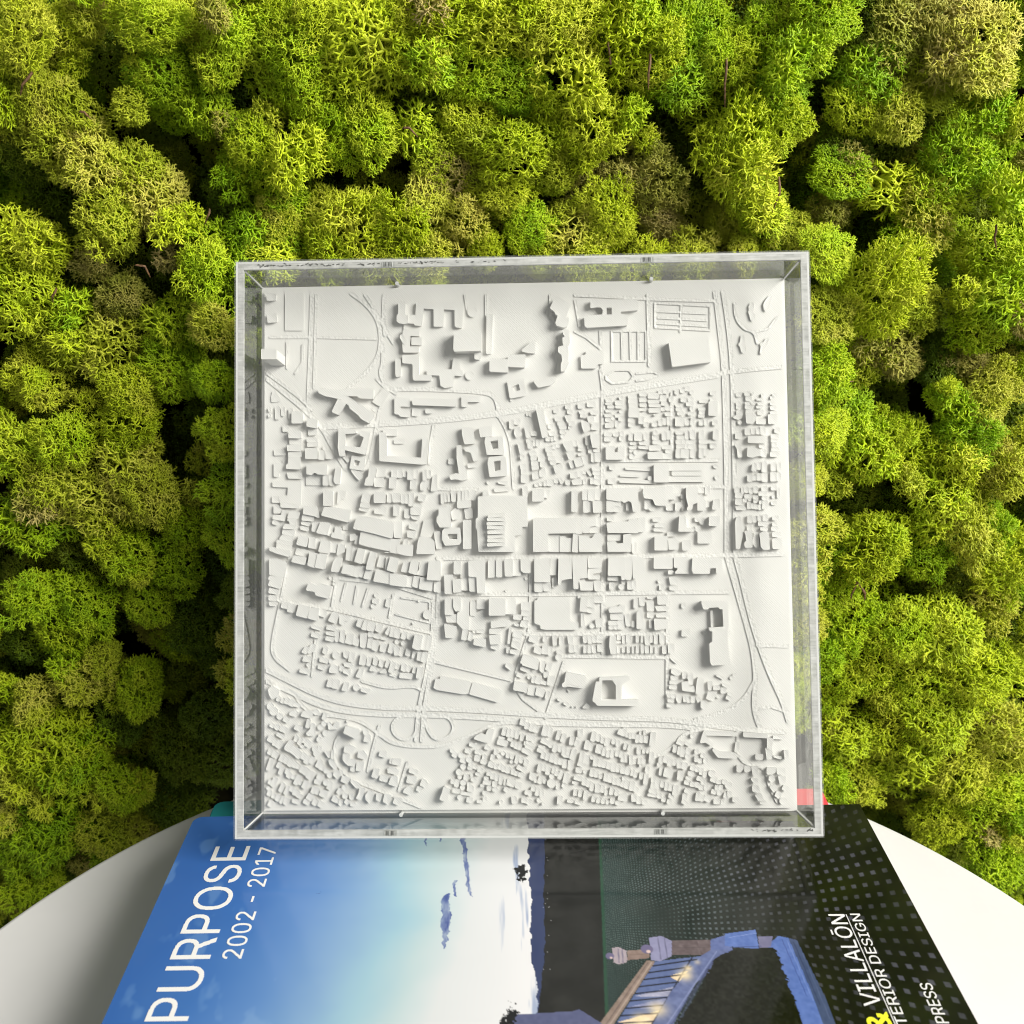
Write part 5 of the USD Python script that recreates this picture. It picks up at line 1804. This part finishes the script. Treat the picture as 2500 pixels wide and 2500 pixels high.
20 827 1047 842 1047 841 1068 826 1068
20 796 1064 816 1069 811 1086 791 1081
20 820 1067 838 1069 835 1089 817 1088
20 850 1077 865 1081 858 1104 844 1100
20 862 1072 877 1073 877 1096 862 1096
20 884 1098 908 1098 908 1119 884 1119
20 554 1021 572 1022 568 1061 550 1059
20 578 1025 592 1028 587 1057 572 1054
20 597 1031 611 1034 603 1069 589 1066
20 614 1040 629 1043 622 1072 607 1069
23 631 1044 652 1047 645 1091 624 1088
20 682 1058 710 1068 703 1085 675 1075
20 670 1081 688 1083 685 1109 667 1108
20 667 1107 692 1117 687 1131 662 1121
20 730 1077 745 1079 738 1114 723 1112
20 740 1086 764 1091 758 1117 735 1113
20 766 1090 792 1097 786 1120 760 1113
20 803 1106 827 1106 827 1127 803 1127
20 833 1112 845 1112 844 1127 833 1127
20 561 1080 579 1082 577 1103 559 1101
20 581 1096 598 1100 593 1118 576 1113
20 612 1080 633 1084 629 1104 608 1100
20 604 1105 621 1108 618 1126 600 1123
23 904 962 931 962 931 977 919 992 904 989
23 937 965 961 965 961 986 945 992 937 989
23 967 968 994 968 993 1007 972 1007
23 960 1016 993 1019 992 1040 977 1043
23 968 1051 995 1049 1000 1081 971 1075
23 979 1090 1006 1081 1015 1111 994 1114
20 997 1121 1024 1112 1030 1127 1000 1127
23 1033 972 1069 972 1068 993 1053 1001 1032 1001
23 1074 975 1110 975 1110 1002 1077 1002
23 1041 1010 1056 1004 1067 1025 1055 1034 1040 1028
23 1080 1010 1112 1011 1109 1040 1088 1046
20 1041 1053 1068 1044 1076 1065 1061 1080
20 1104 1047 1125 1059 1114 1077 1094 1065
20 1075 1072 1095 1084 1083 1105 1062 1093
20 1113 1121 1104 1129 1093 1129 1085 1121 1085 1110 1093 1102 1105 1102 1113 1110"""
houses = []
for i, l in enumerate(CITY.split('\n')):
    h, rest = l.split(' ', 1); h = float(h) / 10000.0
    rr = [np.array(s.split(), float).reshape(-1, 2) / 10000.0 for s in rest.split('|')]
    p = Polygon(rr[0], rr[1:])
    if not p.is_valid: p = p.buffer(0)
    if p.geom_type != 'Polygon': p = max(p.geoms, key=lambda g: g.area)
    if len(rr[0]) == 4 and p.area < 2.2e-5:
        p = affinity.rotate(p, rnd.gauss(0, 2.2)); p = affinity.scale(p, rnd.uniform(.93, 1.05), rnd.uniform(.93, 1.05))
    mw = p.minimum_rotated_rectangle; mc = np.array(mw.exterior.coords); w = min(np.linalg.norm(mc[1] - mc[0]), np.linalg.norm(mc[2] - mc[1]))
    r = min(.00036, .25 * w)
    p2 = p.buffer(-r, join_style=2).buffer(r, quad_segs=2)
    if p2.geom_type != 'Polygon' or p2.is_empty or p2.area < .6 * p.area: p2 = p
    if p.area < 1.6e-5: p2 = p2.buffer(-min(.00013, .09 * w))
    p2 = p2.simplify(.00002)
    big = p.area > 1.6e-5
    if .006 <= h < .012: h *= .84
    if h < .006: h *= .74 if big else .50
    if not big: h *= rnd.uniform(.86, 1.16)
    houses.append((p.area, bevel_slab(p2, ZP + .0004, ZP - h - .0000004 * i, .00016 if big else min(.00030, .2 * w))))
houses.sort(key=lambda a: -a[0])
for a, m in houses[:299]: obj('building', m, plastic, relief, smooth=50)
obj('small_buildings', trimesh.util.concatenate([m for a, m in houses[299:]]), plastic, relief, smooth=50, kind='stuff', label='hundreds of small printed houses')
c = trimesh.creation.cylinder(.00009, segment=[(-.0462, .0665, ZP - .0001), (-.0446, .0688, ZP - .0004)], sections=6)
obj('stray_fibre', c, glue, relief)
specks = []
for _ in range(46):
    b = trimesh.creation.icosphere(0, rnd.uniform(.00005, .00013)); b.apply_translation([rnd.uniform(-.11, .11), rnd.uniform(-.11, .11), ZP - .00006]); specks.append(b)
obj('dust', trimesh.util.concatenate(specks), soil, relief, kind='stuff', label='specks of dust on the print')

# ------------------------------------------------------------------ moss wall
LOBES = """Y -210 818 14
Y -193 822 12
Y -229 726 14
Y -222 726 12
Y -231 704 15
Y -233 663 14
Y -138 823 11
Y -160 827 10
Y -104 820 13
Y -189 644 18
Y -187 656 13
Y -73 796 14
Y -58 815 16
Y -80 822 12
Y -44 819 13
Y -40 805 13
Y -209 585 14
Y -263 460 18
Y -281 443 18
Y -23 815 14
Y -2 819 16
Y 12 821 13
Y 30 820 14
Y 25 797 14
Y 37 777 14
Y 21 777 13
Y 1 767 14
Y -17 776 13
Y -48 730 15
Y -73 733 15
Y -87 740 11
Y 1 746 10
Y 48 736 11
Y 53 816 16
Y 65 801 13
Y 99 779 15
Y 105 767 14
Y 101 760 11
Y 126 776 11
Y 110 794 9
Y 159 780 12
Y 171 702 19
Y 163 687 14
Y 186 707 11
Y 160 664 13
Y 202 615 16
Y 165 607 12
Y 185 572 15
Y 189 560 14
Y 258 562 15
Y 232 522 16
Y 248 493 19
Y 231 467 16
Y 267 496 14
Y 209 454 18
Y 188 451 16
Y 217 433 19
Y 194 423 15
Y 247 433 16
Y 245 397 14
Y 286 392 15
Y -116 770 12
G -150 819 12
G -123 810 10
G -155 798 13
G -137 789 12
G -120 816 13
G -91 812 13
G -101 799 13
G -118 775 10
G -108 752 13
G -124 759 11
G -60 774 14
G -73 768 12
G -84 775 12
G -90 792 11
G -138 722 15
G -140 703 15
G -160 688 14
G -220 634 13
G -163 667 14
G -244 628 15
G -200 570 15
G -168 585 15
G -176 561 14
G -246 586 15
G -253 547 15
G -246 525 16
G -224 541 14
G -196 540 13
G -206 489 13
G -245 446 16
G -220 432 14
G -267 404 17
G -287 390 17
G -287 360 14
G -17 800 14
G 4 793 11
G 11 729 12
G -98 731 12
G 72 813 14
G 82 794 13
G 86 813 13
G 96 802 12
G 124 791 13
G 130 804 13
G 118 813 13
G 139 817 13
G 162 793 13
G 207 759 17
G 199 740 15
G 193 728 14
G 154 753 10
G 121 737 12
G 167 640 14
G 230 716 14
G 238 696 19
G 227 681 15
G 192 626 12
G 180 618 13
G 229 628 13
G 220 595 15
G 214 560 15
G 178 527 17
G 195 504 19
G 179 488 16
G 207 520 13
G 217 487 14
G 267 415 18
G 277 370 16
G 253 574 12
G 163 564 12
G 168 542 14
O -183 826 9
O -215 803 11
O -197 783 14
O -202 770 15
O -186 765 15
O -173 756 15
O -165 746 12
O -208 788 11
O -166 787 9
O -186 735 14
O -219 684 17
O -197 678 14
O -194 614 19
O -214 603 15
O -181 608 12
O -236 496 14
O -264 487 14
O -240 396 15
O -234 609 13
O -30 762 12
O -13 748 12
O -21 734 12
O -38 744 10
O 23 755 10
O 33 729 14
O -107 736 10
O 178 779 11
O 207 807 15
O 221 792 13
O 194 797 12
O 195 736 12
O 107 732 11
O 198 689 13
O 175 664 13
O 239 650 14
O 248 611 15
O 233 577 14
O 259 531 13
O 267 456 16
O 142 717 11
O 134 727 10
B -183 703 12
B -195 721 10
B 62 761 12
B 69 749 12
B 55 752 10
B 185 816 13
B 176 810 11
B 173 797 9
B 161 755 13
B 155 736 10
B 35 755 10
B 187 674 13
B 196 661 10
B -26 751 10
B 72 733 10
B 230 663 10
D -173 524 17
D -174 465 16
D -192 442 16
D 151 812 13
D 156 762 13
D -222 766 12
D -131 741 11
D -148 635 13
D -145 662 13
D -151 613 13
D -152 555 15
D -159 498 16
D -172 431 13
D -206 403 14
D -208 733 10
D -163 720 11
D -223 647 12
D -231 562 14
D -271 513 13
D -224 463 13
D -286 415 14
D 54 784 11
D -36 785 11
D 142 755 11
D 214 663 12
D 225 749 12
D 152 697 10
D 183 590 12
D 205 583 11
D 239 538 13
D 216 471 12
D 259 473 12
D 198 471 12"""
def poisson(g, n, r, cap):
    """Directions on a cap of the sphere, at least r apart (chord)."""
    out = []
    for _ in range(n):
        z = g.uniform(cap, 1); t = g.uniform(0, 2 * np.pi); d = np.array([math.sqrt(1 - z * z) * math.cos(t), math.sqrt(1 - z * z) * math.sin(t), z])
        if all((d - e) @ (d - e) > r * r for e in out): out.append(d)
    return np.array(out)
def tuft(seed, R, sp, thick, floret, rough):
    """A cushion of reindeer moss: florets on an uneven dome, each a forked twig system that ends in small stars (mm)."""
    g = np.random.default_rng(seed)
    C = poisson(g, 900, floret * 1.55 / R, -.30)
    lc = poisson(g, 60, .55, 0.0); la = g.uniform(-.16, .30, len(lc))
    bump = np.sum(la[None] * np.exp(-((1 - C @ lc.T) / .11)), axis=1)
    fr = floret * g.uniform(.75, 1.3, len(C))
    rad0 = R * (.80 + bump + g.normal(0, rough, len(C))) - fr * .6
    ctr = C * rad0[:, None]
    nodes, out = [], []
    for j in range(len(C)):
        n = max(5, int(2 * np.pi * fr[j] ** 2 * 1.05 / (.87 * sp * sp)))
        k = np.arange(n) + .5; ct = 1 - k / n * 1.10; ph = k * np.pi * (1 + 5 ** .5) + g.uniform(0, 6)
        d = np.c_[np.sqrt(1 - ct ** 2) * np.cos(ph), np.sqrt(1 - ct ** 2) * np.sin(ph), ct]
        ez = C[j] + g.normal(0, .22, 3); ez /= np.linalg.norm(ez); ex = np.cross(ez, g.normal(0, 1, 3)); ex /= np.linalg.norm(ex); ey = np.cross(ez, ex)
        d = d[:, :1] * ex + d[:, 1:2] * ey + d[:, 2:] * ez + g.normal(0, .22 * sp / fr[j], (n, 3)); d /= np.linalg.norm(d, axis=1, keepdims=True)
        p = ctr[j] + d * (fr[j] * g.uniform(.74, 1.22, (n, 1)))
        dist = np.linalg.norm(p[:, None] - ctr[None], axis=2) / fr[None]; dist[:, j] = 9
        ok = (dist.min(1) > .78) & (g.random(n) > .14)
        nodes.append(p[ok]); out.append(d[ok])
    nodes, out = np.vstack(nodes), np.vstack(out)
    segs = []
    def star(P, O, m, l0, l1, pol):
        e1 = np.cross(O, g.normal(0, 1, O.shape)); e1 /= np.linalg.norm(e1, axis=1, keepdims=True) + 1e-9; e2 = np.cross(O, e1)
        A = np.repeat(P, m, 0); q = np.tile(np.arange(m) * 2 * np.pi / m, len(P)) + g.normal(0, .35, len(A)); pl = np.abs(g.normal(pol, .25, len(A)))
        D = np.repeat(O, m, 0) * np.cos(pl)[:, None] + (np.repeat(e1, m, 0) * np.cos(q)[:, None] + np.repeat(e2, m, 0) * np.sin(q)[:, None]) * np.sin(pl)[:, None]
        return A, A + D * g.uniform(l0, l1, (len(A), 1)), D
    A1, B1, D1 = star(nodes - out * .2, out, 3, .45 * sp, 1.0 * sp, .80)
    A2, B2, D2 = star(B1, D1, 3, .26 * sp, .55 * sp, .8)
    tips = (A2 - D2 * .05, B2); segs.append((A1, (A1 + B1) / 2 + g.normal(0, .06 * sp, A1.shape), B1, thick * .95, thick * .85, thick * .75))
    spc, rad = sp, thick
    for lev, sh in enumerate((.09, .14, .20, .30, 1.0)):
        spc *= 1.75
        if lev == 4: par = np.array([[0, 0, -.35 * R]]); idx = np.zeros(len(nodes), int)
        else:
            order = g.permutation(len(nodes)); chosen = []; alive = np.ones(len(nodes), bool)
            for q in order:
                if alive[q]: chosen.append(q); alive &= ((nodes - nodes[q]) ** 2).sum(1) > spc * spc
            K = nodes[chosen]; idx = ((nodes[:, None] - K[None]) ** 2).sum(-1).argmin(1)
            par = np.array([nodes[idx == j].mean(0) for j in range(len(K))]) * (1 - sh) + g.normal(0, .08 * spc, (len(K), 3))
        A, B = par[idx], nodes; ln = np.linalg.norm(B - A, axis=1, keepdims=True)
        segs.append((A, (A + B) / 2 + g.normal(0, .13, A.shape) * ln, B, rad * 1.32, rad * 1.12, rad)); rad *= 1.32; nodes = par
    V, Fc, at = [], [], 0
    def ring(p, dirv, r):
        a = np.cross(dirv, np.where(np.abs(dirv[:, 2:]) < .9, [0, 0, 1.0], [1.0, 0, 0])); a /= np.linalg.norm(a, axis=1, keepdims=True) + 1e-9; b = np.cross(dirv, a)
        return np.stack([p + r * (math.cos(t) * a + math.sin(t) * b) for t in (0, 2.0944, 4.18879)], 1)
    for A, M, B, r0, r1, r2 in segs:
        dv = B - A; dv /= np.linalg.norm(dv, axis=1, keepdims=True) + 1e-9
        q = np.concatenate([ring(A, dv, r0), ring(M, dv, r1), ring(B, dv, r2)], 1); kk = len(A)
        V.append(q.reshape(-1, 3)); o = at + np.arange(kk)[:, None] * 9
        for s in (0, 3):
            for e in range(3):
                a, b = s + e, s + (e + 1) % 3
                Fc += [np.concatenate([o + a, o + b, o + b + 3], 1), np.concatenate([o + a, o + b + 3, o + a + 3], 1)]
        at += kk * 9
    a, b = tips; dv = b - a; dv /= np.linalg.norm(dv, axis=1, keepdims=True); kk = len(a)
    q = np.concatenate([ring(a, dv, thick * .72), b[:, None]], 1); V.append(q.reshape(-1, 3)); o = at + np.arange(kk)[:, None] * 4
    for e in range(3): Fc.append(np.concatenate([o + e, o + (e + 1) % 3, o + 3], 1))
    return np.vstack(V) / 1000.0, np.vstack(Fc)
SHAPES = [tuft(11, 16, 2.5, .33, 4.8, .10), tuft(12, 16, 2.8, .37, 5.4, .14), tuft(13, 16, 2.3, .30, 4.2, .09), tuft(14, 16, 3.1, .44, 6.2, .17),
          tuft(15, 16, 2.6, .35, 4.6, .16), tuft(16, 16, 3.6, .52, 7.2, .20), tuft(17, 16, 2.4, .32, 5.8, .12), tuft(18, 16, 3.0, .40, 5.2, .19), tuft(19, 7, 2.6, .36, 3.4, .26), tuft(20, 8, 3.0, .42, 4.6, .30)]
stage.CreateClassPrim('/World/moss_kinds')
for j, sh in enumerate(SHAPES):
    pth = f'/World/moss_kinds/kind_{j:03d}'; stage.DefinePrim(pth, 'Xform'); usdkit.mesh(stage, pth + '/branches', sh, None, smooth=True)
wall = xform('moss_wall', label='wall of preserved reindeer moss in lime, green and olive behind the case', category='moss wall')
obj('backing_board', box(-.42, .42, .565, .577, .10, .98), soil, wall)
def place_m(x, y, z, s, tilt=.45):
    d = np.array([rnd.gauss(0, tilt), -1, rnd.gauss(0.08, tilt)]); d /= np.linalg.norm(d)
    a = np.cross(d, [rnd.gauss(0, 1), rnd.gauss(0, 1), rnd.gauss(0, 1)]); a /= np.linalg.norm(a); b = np.cross(d, a)
    m = np.eye(4); m[0, :3], m[1, :3], m[2, :3], m[3, :3] = a * s[0], b * s[1], d * s[2], [x, y, z]
    return m
clumps = []
for l in LOBES.split('\n'):
    t = l.split(); clumps.append((t[0], float(t[1]) / 1000, float(t[2]) / 1000, float(t[3]) / 1000))
def hidden(x, z): return abs(x - .003) < .088 and .40 < z < .665
clumps = [c for c in clumps if not hidden(c[1], c[2])]
near = []                                             # growth that touches the case, seen through its clear walls
for k in range(10):
    near.append((rnd.choice('YYGO'), .1455 + rnd.gauss(0, .002), .475 + .027 * k, rnd.uniform(.010, .0125), .480))
    near.append((rnd.choice('GOGD'), -.140 + rnd.gauss(0, .002), .475 + .027 * k, rnd.uniform(.010, .0125), .484))
    near.append((rnd.choice('YG'), .130, .466 + .026 * k, .011, .502))
    near.append((rnd.choice('GD'), -.124, .466 + .026 * k, .011, .502))
    near.append((rnd.choice('YYGO'), -.108 + .0245 * k, .7165 + rnd.gauss(0, .002), rnd.uniform(.0095, .0115), .4965))
clumps = clumps + near
tries = 0
while len(clumps) < 299 and tries < 20000:
    tries += 1
    x, z = rnd.uniform(-.30, .30), rnd.uniform(.36, .86)
    if hidden(x, z) or (z < .50 and abs(x) < .17): continue
    if min(math.hypot(x - c[1], z - c[2]) - .72 * c[3] for c in clumps) > .006:
        clumps.append((rnd.choice('GODYG'), x, z, rnd.uniform(.009, .014)))
kinds_for = {'Y': [0, 1, 2, 3, 4, 5, 6, 7], 'G': [0, 1, 2, 4, 6, 7], 'O': [0, 1, 4, 3, 6, 7], 'B': [3, 4, 5, 7], 'D': [2, 0, 4, 6]}
for tone, x, z, r, *fixed in clumps[:299]:
    r *= 1.06; s = r / .0165; j = rnd.choice(kinds_for[tone])
    y = .500 - .35 * (r - .013) + rnd.gauss(0, .005) + (.015 if tone == 'D' else .006 if tone == 'B' else 0)
    if abs(x) < .135 and .66 < z < .745: y = max(y, .481 + r * 1.05)
    if fixed: y = fixed[0]
    sc = (s * rnd.uniform(.85, 1.5), s * rnd.uniform(.85, 1.3), s * rnd.uniform(.75, 1.1))
    p = xform('moss_clump', wall, mat=place_m(x, y, z, sc))
    pr = stage.GetPrimAtPath(p); pr.GetReferences().AddInternalReference(Sdf.Path(f'/World/moss_kinds/kind_{j:03d}')); pr.SetInstanceable(True)
    UsdShade.MaterialBindingAPI.Apply(pr).Bind(moss_mats[tone])
# the deeper growth between the clumps
pts, ori, scl, idx = [], [], [], []
for gx in np.arange(-.37, .371, .0185):
  for gz in np.arange(.25, .90, .0185):
    x, z = gx + rnd.uniform(-.007, .007), gz + rnd.uniform(-.007, .007)
    if hidden(x, z) or (z < .44 and abs(x) < .2) or rnd.random() < .12: continue
    pts.append((x, .536 + rnd.gauss(0, .005), z)); m = place_m(0, 0, 0, (1, 1, 1), .5)
    q = Gf.Matrix4d(*m.ravel().tolist()).ExtractRotationQuat(); ori.append(Gf.Quath(q)); s = rnd.uniform(.6, 1.0); scl.append((s, s, s * .9)); idx.append(rnd.randrange(4))
for _ in range(380):                                 # small loose sprigs between and on the clumps
    x, z = rnd.uniform(-.33, .33), rnd.uniform(.28, .87)
    if hidden(x, z) or (z < .46 and abs(x) < .2) or (abs(x) < .15 and .62 < z < .735): continue
    m = place_m(0, 0, 0, (1, 1, 1), .8); q = Gf.Matrix4d(*m.ravel().tolist()).ExtractRotationQuat()
    s = rnd.uniform(.7, 1.2); pts.append((x, .496 + rnd.gauss(0, .007), z)); ori.append(Gf.Quath(q)); scl.append((s * rnd.uniform(.8, 1.5), s, s)); idx.append(rnd.choice([4, 4, 5, 5, 6, 7, 7, 8]))
pi = UsdGeom.PointInstancer.Define(stage, wall + '/undergrowth'); prop(pi.GetPrim(), kind='stuff', label='deeper moss in the gaps between the clumps')
for j, (k, sidx) in enumerate((('D', 2), ('G', 0), ('O', 4), ('D', 7), ('Y', 8), ('G', 9), ('B', 9), ('O', 8), ('Y', 9))):
    usdkit.mesh(stage, wall + f'/undergrowth/kinds/growth_{j:03d}' if False else wall + f'/undergrowth/growth_{j + 1:03d}', SHAPES[sidx], moss_mats[k], smooth=True)
    pi.CreatePrototypesRel().AddTarget(wall + f'/undergrowth/growth_{j + 1:03d}')
pi.CreatePositionsAttr(Vt.Vec3fArray([Gf.Vec3f(*p) for p in pts])); pi.CreateOrientationsAttr(Vt.QuathArray(ori)); pi.CreateScalesAttr(Vt.Vec3fArray([Gf.Vec3f(*s) for s in scl])); pi.CreateProtoIndicesAttr(Vt.IntArray(idx))
TW = [[0.096, 0.482, 0.802, 0.097, 0.485, 0.782], [-0.171, 0.482, 0.719, -0.166, 0.485, 0.713], [0.19, 0.482, 0.716, 0.187, 0.485, 0.709], [0.223, 0.482, 0.73, 0.226, 0.485, 0.719], [0.15, 0.482, 0.663, 0.166, 0.485, 0.658], [0.177, 0.482, 0.554, 0.176, 0.485, 0.542], [0.177, 0.482, 0.553, 0.183, 0.485, 0.541], [-0.186, 0.482, 0.785, -0.183, 0.485, 0.782], [-0.204, 0.482, 0.801, -0.212, 0.485, 0.792], [-0.209, 0.482, 0.709, -0.213, 0.485, 0.702], [-0.134, 0.482, 0.743, -0.138, 0.485, 0.736], [0.063, 0.482, 0.804, 0.063, 0.485, 0.79], [0.122, 0.482, 0.753, 0.121, 0.485, 0.737], [0.046, 0.482, 0.8, 0.046, 0.485, 0.813], [-0.045, 0.482, 0.776, -0.039, 0.485, 0.772]]
for t in TW:
    a, b = np.array(t[:3]), np.array(t[3:]); m = (a + b) / 2 + np.array([rnd.gauss(0, .0012), -.002, rnd.gauss(0, .0012)])
    ps = np.array([a, (a + m) / 2 + [.0003, 0, 0], m, (m + b) / 2, b]); rs = np.array([.0006, .0007, .0006, .0005, .0002]) * rnd.uniform(.75, 1.1)
    parts = []
    rings = []
    dv = (b - a) / np.linalg.norm(b - a); e1 = np.cross(dv, [0, 1, 0]); e1 /= np.linalg.norm(e1); e2 = np.cross(dv, e1)
    V = np.vstack([p + r * np.array([math.cos(q) * e1 + math.sin(q) * e2 for q in np.arange(6) * math.pi / 3]) for p, r in zip(ps, rs)])
    Fq = [(i * 6 + k, i * 6 + (k + 1) % 6, i * 6 + 6 + (k + 1) % 6, i * 6 + 6 + k) for i in range(4) for k in range(6)]
    obj('twig', (V, np.array(Fq)), bark, wall, smooth=True)
